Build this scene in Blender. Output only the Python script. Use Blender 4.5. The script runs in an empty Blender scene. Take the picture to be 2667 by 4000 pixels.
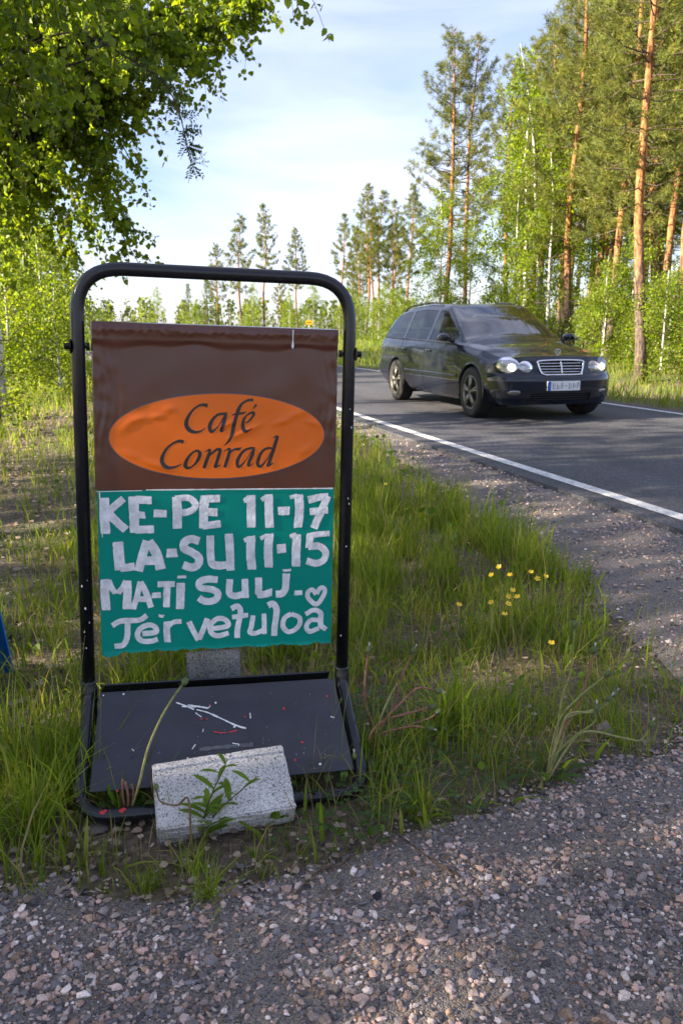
import bpy, bmesh, math, random
import numpy as np
from mathutils import Matrix, Vector, Euler

sc = bpy.context.scene
R = math.radians
rng = np.random.default_rng(7)
random.seed(7)

# ------------------------------------------------------------------ camera, sky, sun, exposure
CAM_Z = 1.08                      # above the road surface (z = 0)
cam_d = bpy.data.cameras.new('camera')
cam = bpy.data.objects.new('camera', cam_d)
sc.collection.objects.link(cam)
cam.location = (0, 0, CAM_Z)
cam.rotation_euler = (R(90 - 12.73), 0, 0)
cam_d.sensor_fit = 'VERTICAL'
cam_d.sensor_height = 36
cam_d.sensor_width = 24
cam_d.lens = 28.32
cam_d.clip_start = 0.05
cam_d.clip_end = 3000
cam_d.dof.use_dof = True
cam_d.dof.focus_distance = 2.15
cam_d.dof.aperture_fstop = 9.0
sc.camera = cam

SUN_AZ = R(-106)                  # direction to the sun, clockwise from +Y
SUN_EL = R(24)
wd = bpy.data.worlds.new('World')
sc.world = wd
wd.use_nodes = True
nt = wd.node_tree
bg = nt.nodes['Background']
sky = nt.nodes.new('ShaderNodeTexSky')
sky.sky_type = 'NISHITA'
sky.sun_disc = False
sky.sun_elevation = SUN_EL
sky.sun_rotation = SUN_AZ
sky.air_density = 1.0
sky.dust_density = 0.8
sky.ozone_density = 3.5
# thin cirrus: streaky noise over the sky's own directions
tc = nt.nodes.new('ShaderNodeTexCoord')
mp = nt.nodes.new('ShaderNodeMapping')
mp.inputs['Rotation'].default_value = (0.1, 0.25, 0.4)
mp.inputs['Scale'].default_value = (1.0, 1.3, 5.0)
ns = nt.nodes.new('ShaderNodeTexNoise')
ns.inputs['Scale'].default_value = 1.7
ns.inputs['Detail'].default_value = 7
ns.inputs['Roughness'].default_value = 0.55
ns.inputs['Distortion'].default_value = 0.4
rp = nt.nodes.new('ShaderNodeValToRGB')
rp.color_ramp.elements[0].position = 0.34
rp.color_ramp.elements[0].color = (0.05, 0.05, 0.05, 1)
rp.color_ramp.elements[1].position = 0.74
rp.color_ramp.elements[1].color = (0.60, 0.60, 0.60, 1)
mx = nt.nodes.new('ShaderNodeMix')
mx.data_type = 'RGBA'
nt.links.new(tc.outputs['Generated'], mp.inputs['Vector'])
nt.links.new(mp.outputs['Vector'], ns.inputs['Vector'])
nt.links.new(ns.outputs['Fac'], rp.inputs['Fac'])
nt.links.new(rp.outputs['Color'], mx.inputs['Factor'])
nt.links.new(sky.outputs['Color'], mx.inputs['A'])
mx.inputs['B'].default_value = (6.6, 7.0, 8.2, 1)
tn = nt.nodes.new('ShaderNodeMix'); tn.data_type = 'RGBA'; tn.blend_type = 'MULTIPLY'; tn.inputs['Factor'].default_value = 1
tn.inputs['B'].default_value = (1.0, 0.94, 0.985, 1)               # the whole sky a touch towards lavender, as the camera saw it
nt.links.new(mx.outputs['Result'], tn.inputs['A'])
nt.links.new(tn.outputs['Result'], bg.inputs['Color'])
bg.inputs['Strength'].default_value = 0.058

sd = bpy.data.lights.new('sun', 'SUN')
sd.energy = 5.0
sd.angle = R(0.6)
sd.color = (1.0, 0.87, 0.68)
sun = bpy.data.objects.new('sun', sd)
sc.collection.objects.link(sun)
to_sun = Vector((math.sin(SUN_AZ) * math.cos(SUN_EL), math.cos(SUN_AZ) * math.cos(SUN_EL), math.sin(SUN_EL)))
sun.rotation_euler = to_sun.to_track_quat('Z', 'Y').to_euler()
sun.location = (-20, -12, 14)

sc.view_settings.view_transform = 'Standard'
sc.view_settings.look = 'None'
sc.view_settings.gamma = 1
sc.view_settings.use_curve_mapping = False
sc.view_settings.exposure = 2.15
sc.cycles.use_denoising = True
sc.cycles.max_bounces = 6
sc.cycles.transparent_max_bounces = 8
sc.cycles.caustics_reflective = False
sc.cycles.caustics_refractive = False
sc.cycles.sample_clamp_indirect = 4

# ------------------------------------------------------------------ helpers
COL = sc.collection

class MB:
    """Collects geometry in numpy and links it as one mesh object."""
    def __init__(s):
        s.v, s.q, s.t, s.c, s.n = [], [], [], [], 0
        s.qm, s.tm = [], []
    def add(s, v, q=None, t=None, c=None, m=0):
        v = np.asarray(v, float).reshape(-1, 3)
        if q is not None and len(q):
            q = np.asarray(q, np.int64).reshape(-1, 4); s.q.append(q + s.n); s.qm.append(np.full(len(q), m))
        if t is not None and len(t):
            t = np.asarray(t, np.int64).reshape(-1, 3); s.t.append(t + s.n); s.tm.append(np.full(len(t), m))
        if c is None: c = (1, 1, 1)
        c = np.asarray(c, float)
        if c.ndim == 1: c = np.tile(c[:3], (len(v), 1))
        s.v.append(v); s.c.append(c); s.n += len(v)
        return s
    def mesh(s, name, mats, smooth=True, col=True):
        v = np.concatenate(s.v)
        q = np.concatenate(s.q) if s.q else np.zeros((0, 4), np.int64)
        t = np.concatenate(s.t) if s.t else np.zeros((0, 3), np.int64)
        me = bpy.data.meshes.new(name)
        me.vertices.add(len(v)); me.vertices.foreach_set('co', v.astype(np.float32).ravel())
        nl = len(q) * 4 + len(t) * 3
        me.loops.add(nl)
        me.loops.foreach_set('vertex_index', np.concatenate([q.ravel(), t.ravel()]).astype(np.int32))
        me.polygons.add(len(q) + len(t))
        ls = np.concatenate([np.arange(len(q)) * 4, len(q) * 4 + np.arange(len(t)) * 3]).astype(np.int32)
        me.polygons.foreach_set('loop_start', ls)
        mi = np.concatenate([np.concatenate(s.qm) if s.qm else np.zeros(0), np.concatenate(s.tm) if s.tm else np.zeros(0)]).astype(np.int32)
        me.polygons.foreach_set('material_index', mi)
        me.polygons.foreach_set('use_smooth', np.full(len(mi), smooth))
        if col:
            a = me.color_attributes.new('Col', 'FLOAT_COLOR', 'POINT')
            cc = np.ones((len(v), 4), np.float32); cc[:, :3] = np.concatenate(s.c)
            a.data.foreach_set('color', cc.ravel())
        for m in (mats if isinstance(mats, (list, tuple)) else [mats]): me.materials.append(m)
        me.update(calc_edges=True)
        return me
    def build(s, name, mats, parent=None, smooth=True, col=True):
        return link(name, s.mesh(name, mats, smooth, col), parent)

def link(name, me, parent=None):
    o = bpy.data.objects.new(name, me)
    COL.objects.link(o)
    if parent is not None: o.parent = parent
    return o

def tag(o, label, cat=None, group=None, kind=None):
    o['label'] = label
    if cat: o['category'] = cat
    if group: o['group'] = group
    if kind: o['kind'] = kind
    return o

def thing(name, loc, label, cat, group=None, rz=0.0):
    o = bpy.data.objects.new(name, None)
    COL.objects.link(o)
    o.location = loc; o.rotation_euler = (0, 0, rz)
    o.empty_display_size = 0.1
    return tag(o, label, cat, group)

def unit(v):
    v = np.asarray(v, float)
    return v / np.maximum(np.linalg.norm(v, axis=-1, keepdims=True), 1e-9)

def tube(path, rad, sides=8, cap=True):
    """verts, quads, tris of a tube along a path."""
    p = np.asarray(path, float); n = len(p)
    r = np.full(n, rad) if np.isscalar(rad) else np.asarray(rad, float)
    sg = unit(np.diff(p, axis=0)); tg = unit(np.vstack([sg[:1], sg[:-1] + sg[1:], sg[-1:]]))
    ref = np.eye(3)[np.abs(tg).max(0).argmin()]                # the axis the path never runs along
    a = unit(np.cross(tg, ref)); b = np.cross(tg, a)
    th = np.arange(sides) * 2 * math.pi / sides
    v = p[:, None] + r[:, None, None] * (np.cos(th)[None, :, None] * a[:, None] + np.sin(th)[None, :, None] * b[:, None])
    i = np.arange(n - 1)[:, None] * sides; j = np.arange(sides)[None]; k = (j + 1) % sides
    q = np.stack([i + j, i + k, i + sides + k, i + sides + j], -1).reshape(-1, 4)
    v = v.reshape(-1, 3); t = []
    if cap:
        v = np.vstack([v, p[0], p[-1]]); m = n * sides
        for jj in range(sides):
            kk = (jj + 1) % sides
            t += [(m, kk, jj), (m + 1, (n - 1) * sides + jj, (n - 1) * sides + kk)]
    return v, q, np.array(t, np.int64).reshape(-1, 3)

def box(cx, cy, cz, sx, sy, sz):
    v = np.array([(x, y, z) for z in (-1, 1) for y in (-1, 1) for x in (-1, 1)], float) * (sx / 2, sy / 2, sz / 2) + (cx, cy, cz)
    q = [(0, 2, 3, 1), (4, 5, 7, 6), (0, 1, 5, 4), (2, 6, 7, 3), (0, 4, 6, 2), (1, 3, 7, 5)]
    return v, q

def lathe(prof, sides=24, axis='z'):
    p = np.asarray(prof, float); n = len(p)
    th = np.arange(sides) * 2 * math.pi / sides
    v = np.stack([p[:, 0, None] * np.cos(th), p[:, 0, None] * np.sin(th), np.repeat(p[:, 1, None], sides, 1)], -1).reshape(-1, 3)
    i = np.arange(n - 1)[:, None] * sides; j = np.arange(sides)[None]; k = (j + 1) % sides
    q = np.stack([i + j, i + k, i + sides + k, i + sides + j], -1).reshape(-1, 4)
    if axis == 'y': v = v[:, [0, 2, 1]]; q = q[:, ::-1]
    if axis == 'x': v = v[:, [2, 0, 1]]
    return v, q

def spline(pts, n=8):
    """Catmull-Rom through points (any columns)."""
    p = np.asarray(pts, float)
    if len(p) < 3:
        t = np.linspace(0, 1, n)[:, None]; return p[0] * (1 - t) + p[-1] * t
    e = np.vstack([2 * p[0] - p[1], p, 2 * p[-1] - p[-2]])
    out = []
    for i in range(1, len(e) - 2):
        t = np.linspace(0, 1, n, endpoint=False)[:, None]
        a, b, c, d = e[i - 1], e[i], e[i + 1], e[i + 2]
        out.append(.5 * (2 * b + (c - a) * t + (2 * a - 5 * b + 4 * c - d) * t**2 + (3 * b - a - 3 * c + d) * t**3))
    out.append(p[-1:])
    return np.vstack(out)

def grid_faces(nu, nv):
    i = np.arange(nu - 1)[:, None]; j = np.arange(nv - 1)[None]
    a = i * nv + j
    return np.stack([a, a + nv, a + nv + 1, a + 1], -1).reshape(-1, 4)

def smoothstep(a, b, x):
    t = np.clip((np.asarray(x, float) - a) / (b - a), 0, 1); return t * t * (3 - 2 * t)

_NP = rng.uniform(0, 2 * math.pi, (24, 2)); _ND = unit(rng.normal(size=(24, 2)))
def wob(x, y, scale, k=0):
    """cheap smooth noise, about -1..1"""
    x = np.asarray(x, float); y = np.asarray(y, float); s = 0
    for i in range(6):
        d = _ND[(i + 5 * k) % 24]; ph = _NP[(i + 7 * k) % 24]
        f = (1 + .37 * i) / scale
        s = s + np.sin((d[0] * x + d[1] * y) * f * 2.2 + ph[0]) * np.cos((d[1] * x - d[0] * y) * f * 1.7 + ph[1])
    return s / 3.0

# ------------------------------------------------------------------ materials
def mat(name):
    m = bpy.data.materials.new(name); m.use_nodes = True
    return m, m.node_tree, m.node_tree.nodes['Principled BSDF']

def plain(name, col, rough=.5, metal=0, coat=0, var=.12, scale=30, bump=0, bscale=200, spec=.5):
    m, t, b = mat(name)
    tcn = t.nodes.new('ShaderNodeTexCoord')
    n = t.nodes.new('ShaderNodeTexNoise'); n.inputs['Scale'].default_value = scale; n.inputs['Detail'].default_value = 5
    t.links.new(tcn.outputs['Object'], n.inputs['Vector'])
    r = t.nodes.new('ShaderNodeValToRGB')
    c = np.array(col[:3])
    r.color_ramp.elements[0].color = (*(c * (1 - var)), 1); r.color_ramp.elements[1].color = (*np.minimum(c * (1 + var), 1), 1)
    r.color_ramp.elements[0].position = .3; r.color_ramp.elements[1].position = .7
    t.links.new(n.outputs['Fac'], r.inputs['Fac']); t.links.new(r.outputs['Color'], b.inputs['Base Color'])
    b.inputs['Roughness'].default_value = rough; b.inputs['Metallic'].default_value = metal
    b.inputs['Coat Weight'].default_value = coat; b.inputs['Coat Roughness'].default_value = .03
    b.inputs['Specular IOR Level'].default_value = spec
    if bump:
        n2 = t.nodes.new('ShaderNodeTexNoise'); n2.inputs['Scale'].default_value = bscale; n2.inputs['Detail'].default_value = 4
        t.links.new(tcn.outputs['Object'], n2.inputs['Vector'])
        bp = t.nodes.new('ShaderNodeBump'); bp.inputs['Strength'].default_value = bump; bp.inputs['Distance'].default_value = .004
        t.links.new(n2.outputs['Fac'], bp.inputs['Height']); t.links.new(bp.outputs['Normal'], b.inputs['Normal'])
    return m

def leafy(name, rough=.5, trans=.48, tint=(1.25, 1.15, .45), spec=.35):
    """colour from the mesh's own leaf colours; thin leaves let light through"""
    m, t, b = mat(name)
    a = t.nodes.new('ShaderNodeAttribute'); a.attribute_name = 'Col'
    t.links.new(a.outputs['Color'], b.inputs['Base Color'])
    b.inputs['Roughness'].default_value = rough; b.inputs['Specular IOR Level'].default_value = spec
    tr = t.nodes.new('ShaderNodeBsdfTranslucent')
    mu = t.nodes.new('ShaderNodeMix'); mu.data_type = 'RGBA'; mu.blend_type = 'MULTIPLY'; mu.inputs['Factor'].default_value = 1
    t.links.new(a.outputs['Color'], mu.inputs['A']); mu.inputs['B'].default_value = (*[x * 2.3 for x in tint], 1)
    t.links.new(mu.outputs['Result'], tr.inputs['Color'])
    ms = t.nodes.new('ShaderNodeMixShader'); ms.inputs['Fac'].default_value = trans
    t.links.new(b.outputs['BSDF'], ms.inputs[1]); t.links.new(tr.outputs['BSDF'], ms.inputs[2])
    t.links.new(ms.outputs['Shader'], t.nodes['Material Output'].inputs['Surface'])
    return m

def vcol(name, rough=.8, bump=0, bscale=150, spec=.3):
    m, t, b = mat(name)
    a = t.nodes.new('ShaderNodeAttribute'); a.attribute_name = 'Col'
    tcn = t.nodes.new('ShaderNodeTexCoord')
    n = t.nodes.new('ShaderNodeTexNoise'); n.inputs['Scale'].default_value = bscale; n.inputs['Detail'].default_value = 4
    t.links.new(tcn.outputs['Object'], n.inputs['Vector'])
    r = t.nodes.new('ShaderNodeMapRange'); r.inputs['From Min'].default_value = .3; r.inputs['From Max'].default_value = .7
    r.inputs['To Min'].default_value = .7; r.inputs['To Max'].default_value = 1.3
    t.links.new(n.outputs['Fac'], r.inputs['Value'])
    mu = t.nodes.new('ShaderNodeVectorMath'); mu.operation = 'SCALE'
    t.links.new(a.outputs['Color'], mu.inputs[0]); t.links.new(r.outputs['Result'], mu.inputs['Scale'])
    t.links.new(mu.outputs['Vector'], b.inputs['Base Color'])
    b.inputs['Roughness'].default_value = rough; b.inputs['Specular IOR Level'].default_value = spec
    if bump:
        bp = t.nodes.new('ShaderNodeBump'); bp.inputs['Strength'].default_value = bump; bp.inputs['Distance'].default_value = .003
        t.links.new(n.outputs['Fac'], bp.inputs['Height']); t.links.new(bp.outputs['Normal'], b.inputs['Normal'])
    return m

def speckle(name, cols, scale, rough=.8, bump=.5, bdist=.004, big=None):
    """Voronoi-cell aggregate (asphalt chips, granite grains, gravel fines)."""
    m, t, b = mat(name)
    tcn = t.nodes.new('ShaderNodeTexCoord')
    vo = t.nodes.new('ShaderNodeTexVoronoi'); vo.inputs['Scale'].default_value = scale
    t.links.new(tcn.outputs['Object'], vo.inputs['Vector'])
    sp = t.nodes.new('ShaderNodeSeparateColor'); t.links.new(vo.outputs['Color'], sp.inputs['Color'])
    r = t.nodes.new('ShaderNodeValToRGB'); r.color_ramp.interpolation = 'CONSTANT'
    while len(r.color_ramp.elements) < len(cols): r.color_ramp.elements.new(.5)
    acc = 0
    for e, (w, c) in zip(r.color_ramp.elements, cols):
        e.position = acc; e.color = (*c, 1); acc += w
    t.links.new(sp.outputs['Red'], r.inputs['Fac'])
    last = r.outputs['Color']
    n = t.nodes.new('ShaderNodeTexNoise'); n.inputs['Scale'].default_value = big or 1.2; n.inputs['Detail'].default_value = 6
    t.links.new(tcn.outputs['Object'], n.inputs['Vector'])
    mr = t.nodes.new('ShaderNodeMapRange'); mr.inputs['From Min'].default_value = .3; mr.inputs['From Max'].default_value = .7
    mr.inputs['To Min'].default_value = .78; mr.inputs['To Max'].default_value = 1.2
    t.links.new(n.outputs['Fac'], mr.inputs['Value'])
    mu = t.nodes.new('ShaderNodeVectorMath'); mu.operation = 'SCALE'
    t.links.new(last, mu.inputs[0]); t.links.new(mr.outputs['Result'], mu.inputs['Scale'])
    t.links.new(mu.outputs['Vector'], b.inputs['Base Color'])
    b.inputs['Roughness'].default_value = rough
    if bump:
        bp = t.nodes.new('ShaderNodeBump'); bp.inputs['Strength'].default_value = bump; bp.inputs['Distance'].default_value = bdist
        t.links.new(vo.outputs['Distance'], bp.inputs['Height']); t.links.new(bp.outputs['Normal'], b.inputs['Normal']); bp.invert = True
    return m

M = {}
M['leaf'] = leafy('birch_leaf')
M['needle'] = leafy('pine_needle', rough=.6, trans=.28, tint=(1.1, 1.05, .6), spec=.2)
M['grass'] = leafy('grass_blade', rough=.55, trans=.4, spec=.3)
M['litter'] = leafy('dead_leaf', rough=.85, trans=.1, tint=(.8, .7, .5), spec=.1)
M['stone'] = vcol('stone', .85, .5, 300)
M['stem'] = vcol('plant_stem', .55, 0, 60)
# ------------------------------------------------------------------ traced lettering (mm on the board)
WORDS = [
  [(25.4,[(-295,-436),(-295,-531)]), (19.2,[(-247,-439),(-269,-458),(-292,-479)]), (21.9,[(-287,-477),(-267,-499),(-243,-523)]), (25.4,[(-222,-434),(-221,-530)]), (21.9,[(-221,-442),(-177,-445)]), (18.4,[(-222,-483),(-194,-485)]), (21.9,[(-220,-523),(-171,-522)]), (21.0,[(-171,-480),(-138,-480)]), (24.5,[(-112,-436),(-111,-522)]), (18.4,[(-116,-441),(-82,-440),(-64,-454),(-67,-469),(-82,-477),(-104,-480)]), (24.5,[(-38,-434),(-43,-523)]), (20.1,[(-39,-442),(2,-441)]), (21.9,[(-41,-478),(-5,-479)]), (20.1,[(-44,-516),(4,-511)]), (24.5,[(85,-433),(86,-523)]), (12.2,[(66,-449),(83,-438)]), (24.5,[(132,-432),(136,-524)]), (12.2,[(113,-447),(129,-436)]), (23.6,[(158,-478),(190,-478)]), (25.4,[(216,-433),(214,-526)]), (10.5,[(191,-441),(212,-436)]), (21.0,[(241,-449),(272,-441),(298,-438)]), (21.0,[(295,-438),(281,-474),(258,-527)]), (21.0,[(247,-481),(299,-477)])],
  [(27.1,[(-265,-554),(-260,-631)]), (21.0,[(-262,-625),(-224,-622)]), (24.0,[(-189,-554),(-201,-590),(-214,-635)]), (25.4,[(-186,-554),(-165,-591),(-155,-632)]), (24.5,[(-205,-608),(-165,-607)]), (23.6,[(-139,-589),(-113,-589)]), (21.9,[(-54,-558),(-74,-551),(-91,-559),(-93,-576),(-70,-590),(-55,-603),(-58,-622),(-75,-629),(-97,-621)]), (21.9,[(-24,-543),(-23,-613),(-5,-626),(21,-625)]), (23.6,[(25,-538),(30,-641)]), (24.5,[(85,-546),(88,-640)]), (11.4,[(67,-560),(83,-551)]), (24.5,[(135,-540),(134,-636)]), (11.4,[(111,-554),(130,-545)]), (25.4,[(156,-584),(182,-582)]), (24.5,[(211,-544),(210,-636)]), (10.5,[(192,-551),(209,-544)]), (15.7,[(240,-551),(273,-545),(303,-543)]), (20.1,[(248,-547),(246,-582)]), (20.1,[(244,-580),(274,-579),(293,-595),(290,-617),(268,-628),(240,-620)])],
  [(23.6,[(-301,-654),(-299,-739)]), (14.9,[(-290,-659),(-273,-695)]), (14.9,[(-248,-662),(-268,-695)]), (21.9,[(-242,-660),(-246,-739)]), (14.9,[(-210,-664),(-229,-740)]), (15.7,[(-208,-664),(-193,-698),(-182,-737)]), (14.9,[(-223,-713),(-194,-713)]), (15.7,[(-180,-703),(-156,-703)]), (17.5,[(-165,-673),(-119,-674)]), (18.4,[(-140,-678),(-142,-739)]), (22.7,[(-104,-671),(-106,-745)]), (7.9,[(-113,-655),(-89,-654)]), (19.2,[(-5,-666),(-32,-663),(-53,-669),(-52,-686),(-21,-693),(-5,-705),(-12,-723),(-39,-725),(-56,-715)]), (19.2,[(28,-665),(26,-704),(41,-713),(66,-709)]), (19.2,[(69,-666),(71,-720)]), (20.1,[(106,-663),(107,-710)]), (20.1,[(102,-712),(143,-706)]), (21.0,[(184,-654),(181,-696),(172,-711),(154,-712)]), (7.0,[(175,-646),(197,-644)]), (14.0,[(207,-711),(230,-711)]), (13.1,[(269,-717),(258,-704),(245,-710),(247,-729),(270,-747),(288,-726),(294,-705),(282,-698),(270,-716)])],
  [(14.9,[(-285,-783),(-261,-771),(-215,-770),(-195,-758)]), (14.9,[(-245,-775),(-247,-814),(-256,-837),(-280,-841)]), (14.9,[(-207,-809),(-172,-806),(-174,-790),(-191,-785),(-213,-795),(-219,-815),(-207,-830),(-184,-831),(-166,-826)]), (17.5,[(-142,-778),(-140,-836)]), (14.0,[(-140,-793),(-124,-781),(-103,-779)]), (15.7,[(-83,-781),(-70,-809),(-57,-835)]), (15.7,[(-56,-833),(-44,-806),(-32,-774)]), (14.9,[(-24,-804),(20,-799),(17,-781),(-5,-775),(-25,-793),(-23,-816),(-6,-826),(24,-818)]), (15.7,[(32,-750),(48,-742),(57,-759),(50,-806),(48,-834)]), (13.1,[(34,-774),(78,-769)]), (14.0,[(92,-771),(86,-805),(82,-819),(98,-823),(120,-815)]), (14.0,[(122,-767),(123,-826)]), (17.5,[(134,-744),(147,-740),(158,-759),(152,-801),(150,-834)]), (14.0,[(199,-771),(181,-781),(175,-804),(187,-822),(206,-820),(222,-804),(221,-783),(199,-771)]), (14.9,[(238,-774),(263,-764),(282,-774),(284,-807),(300,-822)]), (14.0,[(280,-793),(254,-792),(241,-810),(251,-825),(279,-816)]), (7.9,[(-162,-760),(-149,-761)])],
]
LOGO = [
  [[(-29.4,-195.2,10.1),(-41.2,-193.1,7.8),(-54.9,-197.1,5.5),(-68.6,-208.7,6.0),(-78.9,-223.7,7.8),(-84.3,-237.5,10.1),(-83.7,-249.0,10.6),(-77.0,-259.3,10.6),(-66.8,-263.9,8.7),(-55.4,-264.3,6.0),(-43.9,-259.8,3.7),(-34.7,-253.3,1.4)], [(21.8,-213.4,3.2),(11.4,-215.9,6.4),(-2.4,-218.3,6.4),(-14.0,-228.8,7.4),(-22.1,-241.6,9.7),(-24.4,-253.2,9.7),(-20.6,-262.4,9.2),(-13.0,-260.1,5.5),(-0.2,-246.0,2.8),(11.4,-225.1,2.3)], [(18.3,-215.8,7.8),(14.8,-229.7,9.7),(10.2,-246.0,9.2),(6.2,-258.8,7.8),(7.1,-262.7,4.6),(18.2,-256.4,1.4)], [(90.3,-178.5,6.9),(78.6,-179.1,6.9),(67.0,-183.9,5.5),(57.7,-192.2,6.9),(50.7,-206.1,9.7),(44.9,-224.8,9.2),(39.1,-245.7,9.7),(35.6,-264.4,9.2),(29.8,-280.8,6.4),(21.6,-292.5,4.6),(14.0,-299.5,1.8)], [(33.3,-219.5,1.8),(42.6,-216.7,4.6),(60.0,-214.1,6.0),(71.7,-210.5,1.8)], [(69.4,-239.6,3.2),(79.9,-233.7,4.6),(90.4,-219.6,6.4),(91.6,-212.6,6.9),(85.7,-212.2,6.4),(74.0,-218.6,4.1),(65.9,-229.2,6.4),(62.9,-243.2,9.2),(63.6,-254.9,9.7),(69.5,-261.8,8.3),(77.7,-259.4,4.6),(87.0,-253.5,1.4)], [(98.5,-190.4,6.9),(93.9,-196.3,4.1),(89.2,-202.2,1.8)]],
  [[(-92.1,-290.6,9.7),(-102.3,-288.3,7.8),(-117.0,-293.0,5.5),(-130.7,-303.4,6.0),(-142.2,-318.4,7.4),(-148.1,-334.6,9.7),(-146.7,-346.2,10.6),(-139.3,-355.1,10.6),(-129.2,-358.6,8.3),(-115.6,-356.8,5.5),(-105.3,-352.8,3.7),(-97.3,-348.2,1.4)], [(-55.8,-312.5,6.4),(-67.3,-317.2,5.1),(-78.8,-328.9,6.9),(-86.9,-344.0,9.2),(-88.2,-353.3,10.1),(-83.7,-358.7,8.3),(-74.5,-357.6,4.6),(-63.0,-348.7,5.5),(-53.7,-334.7,8.7),(-50.1,-320.7,9.2),(-55.8,-312.5,6.4)], [(-37.4,-317.2,1.8),(-27.0,-311.3,5.5),(-23.6,-312.5,6.0),(-25.9,-320.7,8.3),(-31.8,-337.1,9.2),(-37.7,-353.5,8.7),(-40.0,-360.5,7.8)], [(-33.0,-337.1,1.8),(-21.3,-323.0,4.6),(-7.4,-311.3,6.9),(1.9,-310.1,7.8),(2.3,-316.0,8.7),(-1.7,-330.0,9.2),(-7.6,-348.9,8.7),(-9.9,-356.4,7.8),(4.1,-350.8,1.4)], [(13.5,-314.8,1.8),(25.1,-308.4,5.5),(28.6,-310.1,6.0),(26.3,-320.6,8.7),(21.6,-337.1,9.2),(16.2,-353.6,8.3),(15.2,-358.3,7.8)], [(21.6,-330.1,1.8),(29.8,-318.3,4.1),(40.3,-310.0,5.5),(52.0,-308.8,7.4),(59.0,-304.1,1.4)], [(95.5,-305.2,3.2),(84.9,-306.4,6.4),(71.9,-310.0,6.4),(60.2,-319.4,7.4),(50.8,-334.8,9.2),(48.0,-346.6,9.2),(50.8,-356.1,8.3),(59.0,-352.6,5.5),(72.0,-337.2,2.8),(84.9,-315.9,2.3)], [(91.9,-307.6,7.4),(88.4,-323.0,9.2),(81.4,-339.6,9.2),(77.7,-351.4,7.8),(79.6,-354.5,4.1),(90.9,-347.2,1.4)], [(140.6,-306.3,4.6),(131.0,-306.3,6.0),(119.2,-311.1,6.4),(109.7,-323.0,7.8),(103.9,-339.6,9.2),(102.8,-349.1,9.2),(107.5,-355.8,7.8),(117.0,-350.3,4.6),(128.8,-334.8,2.8),(138.3,-318.2,2.3)], [(143.2,-277.9,1.8),(152.2,-275.0,4.6),(155.1,-276.6,7.8),(151.1,-289.7,9.2),(145.3,-308.7,9.2),(139.5,-327.7,9.2),(133.7,-344.4,8.7),(130.6,-353.5,7.8),(145.6,-346.3,1.4)]],
]
# ------------------------------------------------------------------ the road, the ground
ROAD_D = np.array([-.292, .956]); ROAD_D /= np.linalg.norm(ROAD_D)
ROAD_P = np.array([2.91, 8.69]); HALF = 2.26; LINE = 2.05
def road_path():
    pts = [ROAD_P + ROAD_D * s for s in np.linspace(-45, 14, 40)]
    p = pts[-1]; nl = np.array([-ROAD_D[1], ROAD_D[0]]); c = p + nl * 36
    a0 = math.atan2(p[1] - c[1], p[0] - c[0])
    for a in np.linspace(0, R(62), 32)[1:]:
        pts.append(c + 36 * np.array([math.cos(a0 + a), math.sin(a0 + a)]))
    d = unit(pts[-1] - pts[-2])
    for s in np.linspace(2, 160, 30): pts.append(pts[-1] * 0 + pts[70] + d * s)
    return np.array(pts)
RP = road_path()
RT = unit(np.gradient(RP, axis=0)); RN = np.stack([RT[:, 1], -RT[:, 0]], -1)   # RN points to the right (far side)
def road_off(x, y):
    """signed distance from the centre line, + on the far (right) side"""
    x = np.asarray(x, float).ravel(); y = np.asarray(y, float).ravel()
    out = np.empty(len(x)); a = RP[:-1]; d = RP[1:] - a; l2 = (d**2).sum(1)
    for s in range(0, len(x), 20000):
        P = np.stack([x[s:s+20000], y[s:s+20000]], -1)
        w = P[:, None] - a[None]
        t = np.clip((w * d[None]).sum(-1) / l2, 0, 1)
        e = w - t[..., None] * d[None]
        dd = (e**2).sum(-1); k = dd.argmin(1); i = np.arange(len(P))
        sg = d[k, 1] * e[i, k, 0] - d[k, 0] * e[i, k, 1]
        out[s:s+20000] = np.sqrt(dd[i, k]) * np.sign(sg)
    return out
LOT_X = np.array([-6, -2, -.74, -.61, -.45, -.37, -.25, -.09, .07, .36, .62, .78, 1.0, 1.3, 1.6]); LOT_Y = np.array([1.3, 1.42, 1.49, 1.53, 1.47, 1.50, 1.51, 1.62, 1.68, 1.81, 1.98, 2.09, 2.14, 2.35, 2.9])
def gravel_mask(x, y, off=None):
    """1 on bare gravel (the yard in front and the road shoulder), 0 on the verge"""
    if off is None: off = road_off(x, y).reshape(np.shape(x))
    d = -off - HALF                                           # metres left of the asphalt edge
    w = np.interp(y, [1, 2.4, 3, 3.68, 4.23, 4.96, 6.15, 7.74, 9.67, 40], [1.9, 1.22, 1.08, .95, .85, .78, .62, .44, .28, .28])
    n = wob(x, y, .5, 1) * .07 + wob(x, y, .14, 2) * .035
    n = n * 1.5
    lot = smoothstep(-.06, .06, np.interp(x, LOT_X, LOT_Y) + n * .6 - y)
    sh = smoothstep(-.09, .09, w + n - d) * (d > -.05)
    return np.maximum(lot, sh)
def gz(x, y, off=None):
    x = np.asarray(x, float); y = np.asarray(y, float)
    if off is None: off = road_off(x, y).reshape(x.shape)
    e = np.abs(off) - HALF
    z = -.12 + .085 * (1 - smoothstep(.1, 1.7, e))
    z = z + (wob(x, y, 1.6) * .018 + wob(x, y, 6, 3) * .03 * smoothstep(3, 8, np.hypot(x, y))) * smoothstep(.3, 1.2, e)
    z = z - .02 * (e < 0) - .35 * smoothstep(.6, 0, e) * 0
    far = (off > 0)
    z = np.where(far, z + .25 * smoothstep(1.5, 6, e), z)
    z = z + smoothstep(40, 120, np.hypot(x, y)) * .9 * (e > 1)
    return z
GZ = lambda x, y: float(gz(np.array([x]), np.array([y]))[0])

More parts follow.
